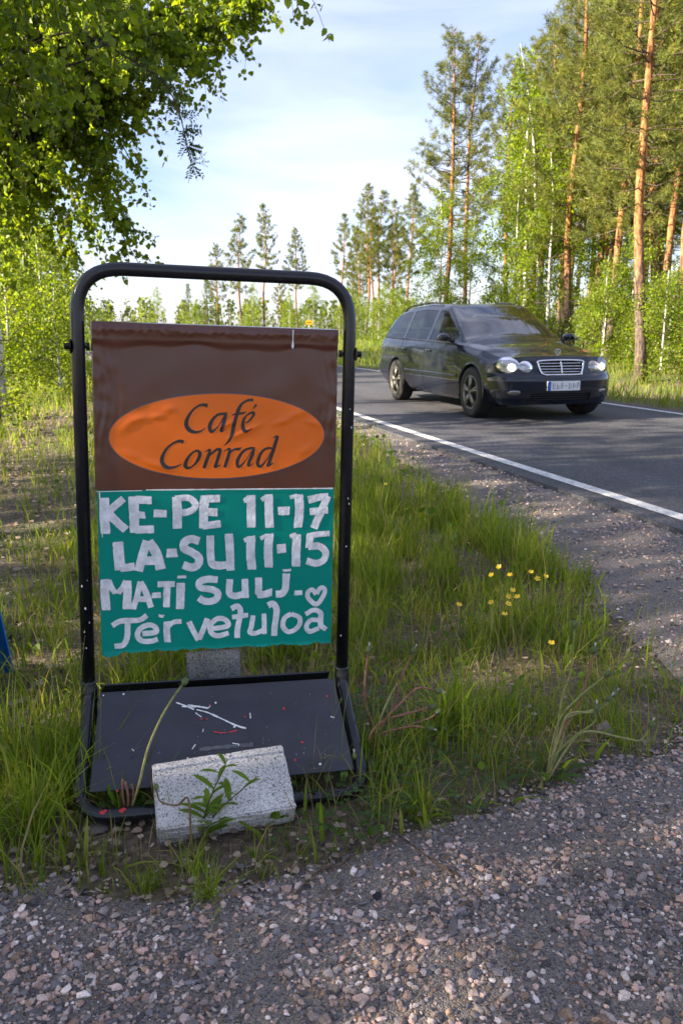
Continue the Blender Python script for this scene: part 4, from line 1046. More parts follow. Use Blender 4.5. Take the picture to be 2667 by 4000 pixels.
# ------------------------------------------------------------------ trees
def bark_mat(name, low, high, z0, z1, rough=.9, scale=18, crack=.6):
    """plated bark whose colour changes up the trunk (grey plates below, flaky orange above)"""
    m, t, b = mat(name)
    tcn = t.nodes.new('ShaderNodeTexCoord'); sx = t.nodes.new('ShaderNodeSeparateXYZ'); t.links.new(tcn.outputs['Object'], sx.inputs['Vector'])
    mp_ = t.nodes.new('ShaderNodeMapping'); mp_.inputs['Scale'].default_value = (1, 1, .3); t.links.new(tcn.outputs['Object'], mp_.inputs['Vector'])
    n = t.nodes.new('ShaderNodeTexNoise'); n.inputs['Scale'].default_value = scale; n.inputs['Detail'].default_value = 6; t.links.new(mp_.outputs['Vector'], n.inputs['Vector'])
    ma = t.nodes.new('ShaderNodeMath'); ma.operation = 'MULTIPLY_ADD'; ma.inputs[1].default_value = 2.5; t.links.new(n.outputs['Fac'], ma.inputs[0]); t.links.new(sx.outputs['Z'], ma.inputs[2])
    mr = t.nodes.new('ShaderNodeMapRange'); mr.inputs['From Min'].default_value = z0; mr.inputs['From Max'].default_value = z1; t.links.new(ma.outputs['Value'], mr.inputs['Value'])
    def ramp(c):
        r = t.nodes.new('ShaderNodeValToRGB'); c = np.array(c)
        r.color_ramp.elements[0].position = .35; r.color_ramp.elements[0].color = (*(c * (1 - crack)), 1); r.color_ramp.elements[1].position = .62; r.color_ramp.elements[1].color = (*(c * 1.25), 1)
        t.links.new(n.outputs['Fac'], r.inputs['Fac']); return r
    a, h = ramp(low), ramp(high)
    mx_ = t.nodes.new('ShaderNodeMix'); mx_.data_type = 'RGBA'; t.links.new(mr.outputs['Result'], mx_.inputs['Factor']); t.links.new(a.outputs['Color'], mx_.inputs['A']); t.links.new(h.outputs['Color'], mx_.inputs['B'])
    t.links.new(mx_.outputs['Result'], b.inputs['Base Color']); b.inputs['Roughness'].default_value = rough; b.inputs['Specular IOR Level'].default_value = .2
    bp_ = t.nodes.new('ShaderNodeBump'); bp_.inputs['Strength'].default_value = .7; bp_.inputs['Distance'].default_value = .03; t.links.new(n.outputs['Fac'], bp_.inputs['Height']); t.links.new(bp_.outputs['Normal'], b.inputs['Normal'])
    return m
M['pine_bark'] = bark_mat('pine_bark', (.13, .095, .075), (.36, .165, .065), 3.2, 5.4)
M['birch_bark'] = bark_mat('birch_bark', (.50, .48, .45), (.58, .56, .52), 0, 8, scale=7, crack=.75)
M['twig'] = bark_mat('grey_twig', (.10, .075, .055), (.12, .09, .065), 0, 4, scale=40)
M['spruce_bark'] = bark_mat('spruce_bark', (.10, .08, .065), (.13, .10, .075), 0, 8)

def needles(rg, ctr, dirs, n, ln, wd, base, spread=.9):
    """n thin needle triangles about each tuft centre"""
    k = len(ctr)
    d = unit(dirs[:, None] + rg.normal(0, spread, (k, n, 3)))
    a = ctr[:, None] + rg.normal(0, ln * .25, (k, n, 3)); L_ = ln * rg.uniform(.6, 1.3, (k, n, 1))
    s = unit(np.cross(d, rg.normal(size=(k, n, 3)))) * wd / 2
    v = np.stack([a - s, a + s, a + d * L_], 2).reshape(-1, 3)
    c = np.repeat(base, n * 3, 0) * rg.uniform(.75, 1.25, (k * n, 1)).repeat(3, 0)
    return v, np.arange(len(v)).reshape(-1, 3), c
def leaves(rg, pos, size, base, droop=.5, six=False):
    k = len(pos)
    d = unit(rg.normal(size=(k, 3)) + (0, 0, -droop)); s = unit(np.cross(d, rg.normal(size=(k, 3))))
    L_ = size * rg.uniform(.5, 1.42, (k, 1)); w = L_ * rg.uniform(.34, .46, (k, 1))
    nrm = np.cross(d, s) * L_ * .12
    if six:
        v = np.stack([pos, pos + d * L_ * .25 + s * w - nrm, pos + d * L_ * .6 + s * w * .85 - nrm, pos + d * L_, pos + d * L_ * .6 - s * w * .85 - nrm, pos + d * L_ * .25 - s * w - nrm], 1).reshape(-1, 3)
        i = np.arange(k)[:, None] * 6
        q = np.concatenate([i + [0, 1, 2, 3], i + [0, 3, 4, 5]]); per = 6
    else:
        v = np.stack([pos, pos + d * L_ * .45 + s * w, pos + d * L_, pos + d * L_ * .45 - s * w], 1).reshape(-1, 3)
        q = np.arange(k * 4).reshape(-1, 4); per = 4
    c = np.repeat(base * rg.uniform(.7, 1.35, (k, 1)), per, 0)
    return v, q, c
PINE_C = np.array([(.125, .142, .030), (.155, .160, .034), (.096, .118, .030)])
BIRCH_C = np.array([(.120, .175, .010), (.155, .200, .012), (.090, .140, .010)])
def pine_mesh(seed, h, cb, rad, tr, spruce=False, dense=1.0, nw=.022, dead=True, cone=False):
    rg = np.random.default_rng(seed); tb, cr = MB(), MB()
    zz = np.linspace(-.15, h, 14); bend = rg.normal(0, .012 * h, (4, 2)); tt = zz / h
    px = np.interp(tt, np.linspace(0, 1, 4), bend[:, 0] - bend[0, 0]); py = np.interp(tt, np.linspace(0, 1, 4), bend[:, 1] - bend[0, 1])
    path = np.stack([px, py, zz], -1); rad_t = tr * (1 - tt)**.75 + .012; rad_t[0] *= 1.35
    tb.add(*tube(path, rad_t, 10))
    at = lambda z: np.array([np.interp(z, zz, px), np.interp(z, zz, py), z])
    z = cb * h; cen, dr, cl = [], [], []
    while z < h - .15:
        t_ = (z - cb * h) / (h - cb * h)
        if spruce: L_ = rad * (1 - t_)**.9 + .12
        elif cone: L_ = rad * (.55 + .45 * min(1, t_ * 4)) * (1 - t_)**.75 + .12
        else: L_ = rad * (.62 + .38 * math.sin(min(1, t_ * 2.2) * math.pi / 2)) * (1 - t_**1.6)**.75 + .18
        nb = rg.integers(4, 7)
        for a in np.arange(nb) * 2 * math.pi / nb + rg.uniform(0, 6):
            if not spruce and rg.random() < .16: continue
            l_ = L_ * rg.uniform(.55, 1.15); el = (-.15 + .25 * t_ if spruce else -.05 + .85 * t_**1.2) + rg.normal(0, .12)
            dh = np.array([math.cos(a), math.sin(a), 0]); s = np.linspace(0, 1, 6)
            sag = (-.10 if spruce else -.06) * l_; up = (.10 if spruce else .22) * l_
            p = at(z + rg.normal(0, .08)) + dh * (s * l_ * math.cos(el))[:, None] + np.array([0, 0, 1]) * (s * l_ * math.sin(el) + sag * np.sin(s * math.pi) + up * s**2.5)[:, None]
            p[1:] += rg.normal(0, .03 * l_, (5, 3))
            tb.add(*tube(p, np.linspace(.008 + .008 * l_, .004, 6), 4, cap=False), m=1)
            nt_ = max(4, int(l_ * (9 if spruce else 8) * dense)); u = rg.uniform(.25 if spruce else .38, 1.05, nt_)**.8
            side_ = np.cross(dh, (0, 0, 1)); off = rg.normal(0, .16 * l_, nt_) * (1.15 - u)
            q_ = np.stack([np.interp(u, s, p[:, k]) for k in range(3)], -1) + side_ * off[:, None] + rg.normal(0, .06, (nt_, 3)) + np.array([0, 0, .05])
            cen.append(q_); dr.append(unit(dh * .6 + side_ * np.sign(off)[:, None] * .4 + (0, 0, -.15 if spruce else .45)) * 1.0)
            cc = PINE_C[rg.integers(0, 3, nt_)] * rg.uniform(.75, 1.25)
            if spruce: cc = cc * (.85, 1.0, .9)
            cl.append(cc)
        z += rg.uniform(.26, .42) * (.85 if spruce else 1)
    if dead and cb > .15:
        for _ in range(9):
            z = rg.uniform(.12, cb) * h; a = rg.uniform(0, 6.28); l_ = rg.uniform(.3, 1.1)
            p0 = at(z); d = np.array([math.cos(a), math.sin(a), rg.uniform(-.35, .2)])
            tb.add(*tube([p0, p0 + d * l_ * .6, p0 + d * l_ + (0, 0, -.1 * l_)], [.012, .008, .003], 4, cap=False), m=1)
    cr.add(*[x for x in (lambda v, t, c: (v, None, t, c))(*needles(rg, np.vstack(cen), np.vstack(dr), 17, .17 if not spruce else .13, nw, np.vstack(cl)))])
    return tb.mesh('pine_trunk', [M['spruce_bark'] if spruce else M['pine_bark'], M['twig']]), cr.mesh('pine_crown', M['needle'], smooth=False)
def birch_mesh(seed, h, cb, rad, tr, n_leaf, size, lean=(0, 0), six=False, colmul=1.0, nbr=34, droop=.45):
    rg = np.random.default_rng(seed); tb, cr = MB(), MB()
    zz = np.linspace(-.15, h, 12); tt = zz / h
    px = lean[0] * tt**1.5 + np.interp(tt, np.linspace(0, 1, 5), rg.normal(0, .012 * h, 5)) * tt; py = lean[1] * tt**1.5 + np.interp(tt, np.linspace(0, 1, 5), rg.normal(0, .012 * h, 5)) * tt
    tb.add(*tube(np.stack([px, py, zz], -1), tr * (1 - tt)**.8 + .008, 9))
    pos, w = [], []
    for i in range(nbr):
        t_ = (i + rg.random()) / nbr; z = h * (cb + (1 - cb) * t_ * .97)
        l_ = rad * (math.sin(math.pi * min(1, .25 + .75 * t_))**.7 + .1) * rg.uniform(.6, 1.2) * (1 if t_ < .8 else .7)
        a = i * 2.4 + rg.normal(0, .4); dh = np.array([math.cos(a), math.sin(a), 0]); s = np.linspace(0, 1, 7); el = .7 + .3 * t_
        p = np.array([np.interp(z, zz, px), np.interp(z, zz, py), z]) + dh * (l_ * s * math.cos(el * .8))[:, None] + np.array([0, 0, 1]) * (l_ * (s * math.sin(el) - droop * s**2.6))[:, None]
        p[1:] += rg.normal(0, .035 * l_, (6, 3)); tb.add(*tube(p, np.linspace(.006 + .006 * l_, .003, 7), 4, cap=False), m=1)
        for _ in range(7):
            u = rg.uniform(.25, 1); b0 = np.array([np.interp(u, s, p[:, k]) for k in range(3)]); l2 = l_ * rg.uniform(.2, .45)
            d = unit(dh * rg.uniform(0, 1) + rg.normal(0, .6, 3) + (0, 0, -.1)); s2 = np.linspace(0, 1, 5)
            p2 = b0 + d * (l2 * s2)[:, None] + np.array([0, 0, -1]) * (droop * l2 * s2**2)[:, None]
            tb.add(*tube(p2, np.linspace(.005, .002, 5), 3, cap=False), m=1); pos.append(p2); w.append(l2)
    w = np.array(w); idx = rg.choice(len(pos), n_leaf, p=w / w.sum()); P_ = np.array(pos); u = rg.uniform(.1, 4, n_leaf); k0 = np.minimum(u.astype(int), 3); f_ = (u - k0)[:, None]
    c = P_[idx, k0] * (1 - f_) + P_[idx, k0 + 1] * f_ + rg.normal(0, .05 + size * .7, (n_leaf, 3))
    tone = rg.uniform(.75, 1.25, len(pos))[idx][:, None]
    cr.add(*(lambda v, q, c_: (v, q, None, c_))(*leaves(rg, c, size, BIRCH_C[rg.integers(0, 3, n_leaf)] * tone * colmul, six=six)))
    return tb.mesh('birch_trunk', [M['birch_bark'], M['twig']]), cr.mesh('birch_crown', M['leaf'], smooth=False)
def place(name, meshes, x, y, label, cat, group=None, s=1.0, rz=0.0, tilt=(0, 0), z=None):
    o = thing(name, (x, y, GZ(x, y) if z is None else z), label, cat, group, rz)
    o.rotation_euler = (tilt[0], tilt[1], rz); o.scale = (s, s, s)
    link('trunk', meshes[0], o); link('crown', meshes[1], o)
    return o
PINES = [pine_mesh(11, 13.5, .30, 2.2, .115, dense=1.25), pine_mesh(12, 14, .42, 1.9, .11, dense=1.25), pine_mesh(13, 13, .34, 2.3, .135, dense=1.25), pine_mesh(14, 12, .48, 1.6, .10, dense=1.25)]
FARP = [pine_mesh(21, 11, .46, 1.55, .10, dense=1.5, nw=.028, cone=True), pine_mesh(22, 10.5, .50, 1.3, .095, dense=1.5, nw=.028, cone=True), pine_mesh(23, 10, .38, 1.75, .10, dense=1.5, nw=.028, cone=True)]
SPRUCE = [pine_mesh(31, 9, .06, 1.9, .13, spruce=True, dense=1.0, nw=.03), pine_mesh(32, 7, .05, 1.5, .10, spruce=True, dense=1.0, nw=.03)]
BIRCHES = [birch_mesh(41, 9.5, .32, 1.9, .09, 9000, .075, (-1.0, 0)), birch_mesh(42, 9.0, .18, 1.7, .085, 9000, .075, (.2, .2)), birch_mesh(43, 6.5, .10, 1.5, .055, 8000, .07)]
SAPL = [birch_mesh(51, 3.4, .06, 1.0, .028, 5200, .055, nbr=26), birch_mesh(52, 2.4, .04, .85, .02, 3800, .05, nbr=22), birch_mesh(53, 1.5, .03, .7, .014, 2200, .045, nbr=18)]

# roadside pines on the far side of the road
FP = 'pines of the roadside forest'
for x, y, k, s, rz, lab in [
    (6.25, 17.0, 2, .82, .3, 'stout leaning pine with sunlit orange upper trunk right beside the road'),
    (8.1, 21.0, 1, .85, 1.1, 'tall pine close behind the stout leaning roadside pine'),
    (7.3, 22.5, 0, .9, 2.0, 'dark trunked pine with low boughs behind the car bonnet'),
    (6.75, 24.5, 0, .9, 3.1, 'thick pine with drooping dark boughs beyond the windscreen'),
    (7.5, 18.2, 3, .85, 4.0, 'slim pine between the two stoutest roadside trunks'),
    (9.0, 20.0, 1, .85, 5.0, 'orange barked pine at the right border of the picture'),
    (8.9, 23.0, 2, 1.0, .9, 'broad crowned pine filling the upper right corner'),
    (4.35, 36.0, 0, .95, 1.5, 'tall pine with ragged crown on the skyline, left of a twin'),
    (5.45, 36.5, 1, .92, 2.6, 'tall pine with bare orange trunk on the skyline, right of a twin'),
    (6.6, 33.0, 3, .9, .2, 'slender pine standing behind the leaning birch'),
    (7.9, 26.0, 0, 1.0, 1.9, 'pine with full green boughs just right of the leaning birch'), (9.4, 27.5, 2, 1.0, 4.4, 'bushy pine behind the dark boughs at the right'), (10.6, 25.0, 0, .95, 2.7, 'full crowned pine near the right border, behind orange trunks'),
    (6.9, 29.5, 2, .85, 5.5, 'lower pine filling the gap behind the upright birch'), (11.2, 28.5, 2, 1.0, .6, 'dense pine deepest at the right border'), (8.4, 31.0, 0, .95, 3.6, 'pine rising behind the birch thicket above the bonnet')]:
    o = place('pine_tree', PINES[k], x, y, lab, 'pine', FP, s, rz)
def ordinal(n):
    n += 1; one = ['first', 'second', 'third', 'fourth', 'fifth', 'sixth', 'seventh', 'eighth', 'ninth', 'tenth', 'eleventh', 'twelfth', 'thirteenth', 'fourteenth', 'fifteenth', 'sixteenth', 'seventeenth', 'eighteenth', 'nineteenth']
    if n < 20: return one[n - 1]
    ten = ['twent', 'thirt', 'fort', 'fift', 'sixt'][n // 10 - 2]
    return ten + 'ieth' if n % 10 == 0 else ten + 'y-' + one[n % 10 - 1]
def by_place(objs, phrase):
    """one label each, counted from the left of the picture"""
    for n, o in enumerate(sorted(objs, key=lambda q: q.location.x / q.location.y)): o['label'] = '%s from the left of %s' % (ordinal(n), phrase)
r_ = np.random.default_rng(77)
k = 0; deep = []
for i in range(60):
    x = r_.uniform(7.5, 21); y = r_.uniform(19, 44)
    if x < 5.5 + .13 * (y - 17) or x / y < .13 or x / y > .62: continue
    k += 1
    deep.append(place('pine_tree', PINES[r_.integers(0, 4)], x, y, 'thin pine trunk deep inside the forest beyond the road', 'pine', 'pines deep in the forest', r_.uniform(.75, 1.05), r_.uniform(0, 6)))
    if k >= 26: break
by_place(deep, 'the pine trunks deep in the forest beyond the road')
for x, y, j, s, rz, lab in [
    (6.6, 27.5, 0, 1.0, 0.1, 'white trunked birch leaning left over the parked gap in the pines'),
    (6.3, 28.5, 1, 1.02, 2.0, 'upright pale birch beside the leaning birch'),
    (3.9, 33.0, 2, 1.0, 1.0, 'bright green bushy birch below the twin skyline pines'),
    (4.9, 32.0, 2, .8, 3.0, 'small lime green birch at the foot of the twin skyline pines'),
    (5.6, 27.0, 2, 1.0, 4.2, 'dense dark green birch thicket right above the car roof'),
    (6.2, 25.0, 2, .92, .7, 'shaded leafy birch between the car roof and the pine boughs'),
    (7.6, 27.0, 1, .9, 5.0, 'birch with leafy lower branches behind the dark boughs'),
    (8.6, 25.5, 1, .95, 1.2, 'pale stemmed birch among pine trunks at the right')]:
    place('birch_tree', BIRCHES[j], x, y, lab.replace('over the parked gap in the pines', 'in front of the dark pines'), 'birch', 'birches among the roadside pines', s, rz)
r_ = np.random.default_rng(5); sap = []
for i in range(52):
    y = r_.uniform(16.0, 34) if i < 34 else r_.uniform(16.5, 21); x = r_.uniform(4.6, 13) if i < 34 else r_.uniform(6.3, 11.5)
    off = float(road_off([x], [y])[0])
    if off < HALF + 1.9 or x / y > .6: continue
    sap.append(place('birch_sapling', SAPL[r_.integers(0, 3)], x, y, 'leafy birch sapling in the undergrowth below the roadside pines', 'sapling', 'saplings under the pines', r_.uniform(.7, 1.15), r_.uniform(0, 6)))
by_place(sap, 'the leafy saplings under the roadside pines')

# trees across the bend, seen over the sign
FG = 'pines across the bend of the road'
for x, y, j, s, lab in [
    (1.8, 62, 0, 1.0, 'tall far pine, highest of the group left of the car'), (2.8, 64, 1, 1.03, 'far pine just right of the highest far pine'),
    (4.7, 60, 0, .97, 'far pine nearest the twin skyline pines'), (4.1, 66, 1, 1.0, 'far pine in the gap left of the twin skyline pines'), (3.6, 58, 2, .8, 'shorter far pine right above the car tailgate'),
    (-.1, 70, 1, .95, 'thin far pine above the right bend of the sign frame'), (1.2, 66, 2, .85, 'leafy far pine behind the right post of the sign'), (2.2, 58, 1, .84, 'bare stemmed far pine beside the right post'),
    (-7.0, 75, 1, 1.08, 'slender far pine, tallest above the middle of the sign frame'), (-8.3, 70, 2, .98, 'broad far pine above the sign frame, left of a slender one'),
    (-3.9, 75, 0, .84, 'rounded far pine above the right part of the sign frame'), (-12.6, 85, 2, .88, 'far pine whose tip shows over the left part of the sign frame'),
    (-6.0, 80, 2, .58, 'small far pine framed between the board and the top bar'), (.9, 78, 0, .6, 'small dark far pine inside the right corner of the sign frame')]:
    place('pine_tree', FARP[j], x, y, lab, 'pine', FG, s, x * 1.7)
for x, y, j, s, lab in [
    (-13.0, 80, 0, .62, 'bright sunlit spruce seen between the board and the top bar'), (-8.0, 75, 2, .75, 'small far birch beside the broad far pine'), (-2.7, 80, 2, .80, 'round far birch near the yellow road sign'),
    (-4.9, 78, 2, .65, 'far birch in the middle of the gap under the top bar'), (-15.5, 84, 1, .56, 'wispy far birch left of the sunlit spruce'), (-22.0, 100, 1, .60, 'lone far birch standing out of the treeline')]:
    if 'spruce' in lab: place('spruce_tree', SPRUCE[0], x, y, lab, 'spruce', None, s, 1)
    else: place('birch_tree', BIRCHES[j], x, y, lab, 'birch', 'far birches across the bend', s, x)
# far wood on the horizon, one mass
wood = MB(); r_ = np.random.default_rng(9)
for i in range(430):
    a = r_.uniform(-.62, .62); d = r_.uniform(120, 230); x, y = d * math.sin(a), d * math.cos(a); h = r_.uniform(4.4, 7.6) * (d / 170) * (1.25 if a < -.3 else 1.0)
    n = 55; zz = r_.uniform(.05, 1, n)**.8; rr = .30 * h * (1 - zz) + .15; th = r_.uniform(0, 6.28, n)
    p = np.stack([x + rr * np.cos(th) * r_.uniform(.4, 1, n), y + rr * np.sin(th), zz * h], -1)
    base = np.array([(.075, .098, .026), (.10, .13, .03), (.06, .085, .028)])[r_.integers(0, 3)]
    v, q, c = leaves(r_, p, .11 * h, np.tile(base, (n, 1)), droop=.8); wood.add(v, q, None, c)
    v, q, t = tube([(x, y, -.3), (x, y, h)], [.12, .02], 4, cap=False); wood.add(v, q, None, (.09, .07, .05))
o = wood.build('treeline', M['leaf'], smooth=False); tag(o, 'low sunlit spruce and birch wood along the far horizon', kind='stuff')
# scrub across the bend
scrub = []
for i, (x, y, s) in enumerate([(-3, 48, .8), (-6, 52, .8), (0.5, 46, 1.0), (2.2, 49, 1.15), (-10, 56, .8), (1.2, 53, 1.3), (3.3, 47, 1.0), (-14, 60, .7), (3.0, 56, 1.2), (4.2, 50, 1.2), (-18, 62, .65), (-22, 66, .7)]):
    scrub.append(place('roadside_bush', SAPL[i % 2], x, y, 'sunlit bush', 'bush', 'bushes across the bend', s, i))
by_place(scrub, 'the sunlit bushes across the bend')

# ------------------------------------------------------------------ the leafy left side
def hanging(seed, limbs, n_leaf, size, colmul=1.0, spread=.5, twigs=26, droop=.5, tr=.03):
    """a tree side made of given limbs (world paths, relative to the base) with drooping leafy twigs"""
    rg = np.random.default_rng(seed); tb, cr = MB(), MB(); P_, W_ = [], []
    for path, r0, r1 in limbs:
        p = spline(path, 8); n = len(p); tb.add(*tube(p, np.linspace(r0, r1, n), 8 if r0 > .03 else 5))
        if r0 > .055: continue
        ln = np.linalg.norm(np.diff(p, axis=0), axis=1).sum()
        for _ in range(int(twigs * ln)):
            u = rg.uniform(.12, 1) * (n - 1); i0 = min(int(u), n - 2); b0 = p[i0] * (1 - u + i0) + p[i0 + 1] * (u - i0)
            l2 = spread * rg.uniform(.4, 1.2) * (1.1 - .5 * u / n); d = unit(rg.normal(0, 1, 3) + unit(p[-1] - p[0]) * .5); s2 = np.linspace(0, 1, 6)
            p2 = b0 + d * (l2 * s2)[:, None] + np.array([0, 0, -1]) * (droop * l2 * s2**2)[:, None]
            tb.add(*tube(p2, np.linspace(.004, .0015, 6), 3, cap=False)); P_.append(p2); W_.append(l2)
    P_ = np.array(P_); W_ = np.array(W_); idx = rg.choice(len(P_), n_leaf, p=W_ / W_.sum()); u = rg.uniform(.3, 5, n_leaf); k0 = np.minimum(u.astype(int), 4); f_ = (u - k0)[:, None]
    c = P_[idx, k0] * (1 - f_) + P_[idx, k0 + 1] * f_ + rg.normal(0, .022, (n_leaf, 3))
    tone = rg.uniform(.8, 1.2, len(P_))[idx][:, None]
    v, q, cc = leaves(rg, c, size, BIRCH_C[rg.integers(0, 3, n_leaf)] * tone * colmul, droop=.9, six=True); cr.add(v, q, None, cc)
    return tb.mesh('birch_limbs', M['twig']), cr.mesh('birch_leaves', M['leaf'], smooth=False)
def limbset(seed, trunk, targets, z0, z1, base_r):
    """limbs from a trunk line to target points in the crown"""
    rg = np.random.default_rng(seed); L_ = [(trunk, base_r, base_r * .45)]
    t_ = np.array(trunk, float)
    for tg in targets:
        tg = np.array(tg, float); f = rg.uniform(z0, z1); s = f * (len(t_) - 1); i0 = min(int(s), len(t_) - 2); a = t_[i0] * (1 - s + i0) + t_[i0 + 1] * (s - i0)
        mid = (a + tg) / 2 + np.array([0, 0, .25 * np.linalg.norm(tg - a) * .5]) + rg.normal(0, .08, 3)
        L_.append(([a, mid, tg], .022, .005))
    return L_
# A: nearest birch, its trunk just left of the picture; dark hanging leaves in the top left corner
bx, by = -3.3, 4.9
tg = [(-1.35, 4.3, 2.75), (-1.0, 4.8, 2.95), (-.75, 5.2, 3.15), (-1.7, 4.0, 2.55), (-2.0, 4.0, 2.8), (-1.5, 5.4, 2.7), (-1.9, 3.9, 2.2), (-2.2, 4.2, 2.3), (-1.2, 5.0, 3.5), (-.5, 5.6, 3.6), (-2.4, 4.6, 2.0), (-1.6, 4.7, 3.4), (-1.1, 4.2, 3.4), (-2.3, 5.3, 2.3), (-1.75, 5.0, 2.25), (-.25, 5.5, 3.25)]
LB = limbset(3, [(bx, by, GZ(bx, by) - .1), (bx + .1, by, 1.6), (bx + .05, by + .1, 3.2), (bx + .2, by, 5.2)], tg, .35, .9, .075)
LB = [([np.array(p) - (bx, by, GZ(bx, by)) for p in a], r0, r1) for a, r0, r1 in LB]
place('birch_tree', hanging(61, LB, 21000, .048, 1.0, spread=.48, twigs=24, droop=.75), bx, by, 'nearest birch with large dark green leaves hanging in the top left corner', 'birch', None)
# B: birch with a white trunk on the left border
bx, by = -3.95, 9.2
tg = [(-2.6, 8.6, 2.9), (-2.2, 8.8, 2.45), (-2.5, 8.2, 2.1), (-2.75, 8.8, 1.85), (-1.95, 9.2, 2.8), (-1.75, 9.0, 3.3), (-1.35, 9.3, 3.9), (-2.3, 8.4, 3.5), (-3.0, 8.3, 3.0), (-3.2, 8.2, 2.2), (-3.4, 8.2, 1.7), (-3.6, 8.4, 3.4), (-2.9, 9.6, 3.9), (-1.0, 9.6, 4.3), (-.7, 9.5, 4.7), (-3.9, 8.2, 2.6), (-2.0, 9.4, 2.1), (-2.3, 9.6, 1.8), (-3.3, 9.0, 4.4), (-1.9, 9.3, 4.6), (-2.8, 8.4, 2.55), (-1.45, 8.9, 3.5), (-1.2, 8.6, 3.9), (-.95, 9.0, 4.15), (-.6, 9.2, 4.3), (-.9, 9.2, 4.05), (-.35, 9.3, 4.45), (-1.1, 9.0, 3.85), (-1.6, 8.5, 3.6), (-1.5, 8.2, 4.2), (-1.9, 8.0, 4.0), (-2.2, 8.1, 4.4), (-3.0, 7.9, 3.7), (-3.3, 7.8, 2.7)]
tg = [(x - .27 if x > -2.1 else x, y, z) for x, y, z in tg]
LB = limbset(4, [(bx, by, GZ(bx, by) - .1), (bx - .03, by, 2.2), (bx + .1, by, 4.4), (bx + .15, by, 7.0)], tg, .25, .75, .085)
LB = [([np.array(p) - (bx, by, GZ(bx, by)) for p in a], r0, r1) for a, r0, r1 in LB]
tm, cm = hanging(62, LB, 54000, .056, 1.0, spread=.62, twigs=22, droop=.5)
place('birch_tree', (tm, cm), bx, by, 'sunlit birch whose crown arches down to the top bar of the sign', 'birch', None)
tb_ = MB(); zz = np.linspace(-.1, 6.5, 12); tb_.add(*tube(np.stack([-.25 + .02 * np.sin(zz), zz * 0 + .5, zz], -1), .11 - .012 * zz, 10))
cr_ = BIRCHES[1][1]
o = thing('birch_tree', (-4.35, 10.4, GZ(-4.35, 10.4)), 'white birch trunk standing at the left border of the picture', 'birch'); tb_.build('trunk', M['birch_bark'], o); c_ = link('crown', cr_, o); c_.scale = (.8, .8, .8); c_.location = (-.3, .5, 1.2)
# C: sunny bushes at the foot of the birches
for i, (x, y, j, s, lab) in enumerate([(-5.6, 15.5, 0, .95, 'bright yellow green bush catching the sun behind the sign, largest'), (-6.6, 17.5, 0, 1.25, 'tall sunlit sapling at the left border behind the bright bush'), (-5.95, 16.9, 1, .9, 'low leafy bush just left of the sign post'), (-4.15, 9.7, 2, .9, 'leafy shoots at the foot of the white trunk'), (-6.3, 13.6, 1, .9, 'small sunlit bush at the left border of the picture'),
                                       (-4.9, 14.2, 1, .8, 'small sunlit bush in front of the largest bright bush'), (-5.9, 14.6, 0, .85, 'dense sunlit bush left of the largest bright bush'), (-7.4, 19.5, 0, 1.5, 'tall leafy sapling behind the bright bushes'), (-8.1, 20.0, 0, 1.3, 'shaded sapling above the bright bush')]):
    place('roadside_bush' if s < 1.1 else 'birch_sapling', SAPL[j], x, y, lab, 'bush' if s < 1.1 else 'sapling', 'bushes below the left birches', s, i)
for i, (x, y, j, s, lab) in enumerate([(-12.9, 41.5, 1, .55, 'grey green willow bush beyond the bend, beside the sign post'), (-15.5, 46.5, 1, .7, 'willow bush beyond the bend, left of a grey green one'), (-19.5, 47, 0, .8, 'leafiest willow bush beyond the bend at the left')]):
    place('willow_bush', SAPL[j], x, y, lab, 'bush', 'willow bushes beyond the bend', s, i)
spr = []
for i, (x, y, j, s) in enumerate([(-20.5, 57, 0, .72), (-22.5, 60, 1, .95), (-25, 62, 1, 1.0), (-28, 60, 0, .9)]):
    spr.append(place('spruce_tree', SPRUCE[j], x, y, 'dark spruce', 'spruce', 'spruces behind the left birches', s, i))
by_place(spr, 'the dark spruces behind the left birches')

# wood on the left beyond the bright bushes, mostly past the border; the car's side mirrors it
lw = []
for i, (x, y, k_, s) in enumerate([(-9.4, 22.5, 0, .9), (-10.8, 25.5, 1, .95), (-12.6, 22, 2, .9), (-12.0, 29, 3, 1), (-14.2, 26, 0, 1), (-14.8, 31, 1, 1), (-11.0, 19.5, 3, .85), (-16.5, 28.5, 2, 1), (-17.5, 24, 0, 1)]):
    lw.append(place('pine_tree', PINES[k_], x, y, 'pine', 'pine', 'pines behind the left birches', s, i))
by_place(lw, 'the dark pines behind the left birches')
lw = []
for i, (x, y, s) in enumerate([(-8.9, 20.6, 1.0), (-10.2, 23.6, 1.1), (-12.2, 25.6, 1.1), (-13.4, 28.6, 1.1), (-11.4, 21.4, 1.0), (-15.6, 27.0, 1.1), (-11.6, 28.5, .8), (-13.8, 23.4, 1.0)]):
    lw.append(place('birch_tree', BIRCHES[2], x, y, 'birch', 'birch', 'young birches behind the left bushes', s, i))
by_place(lw, 'the young birches behind the left bushes')

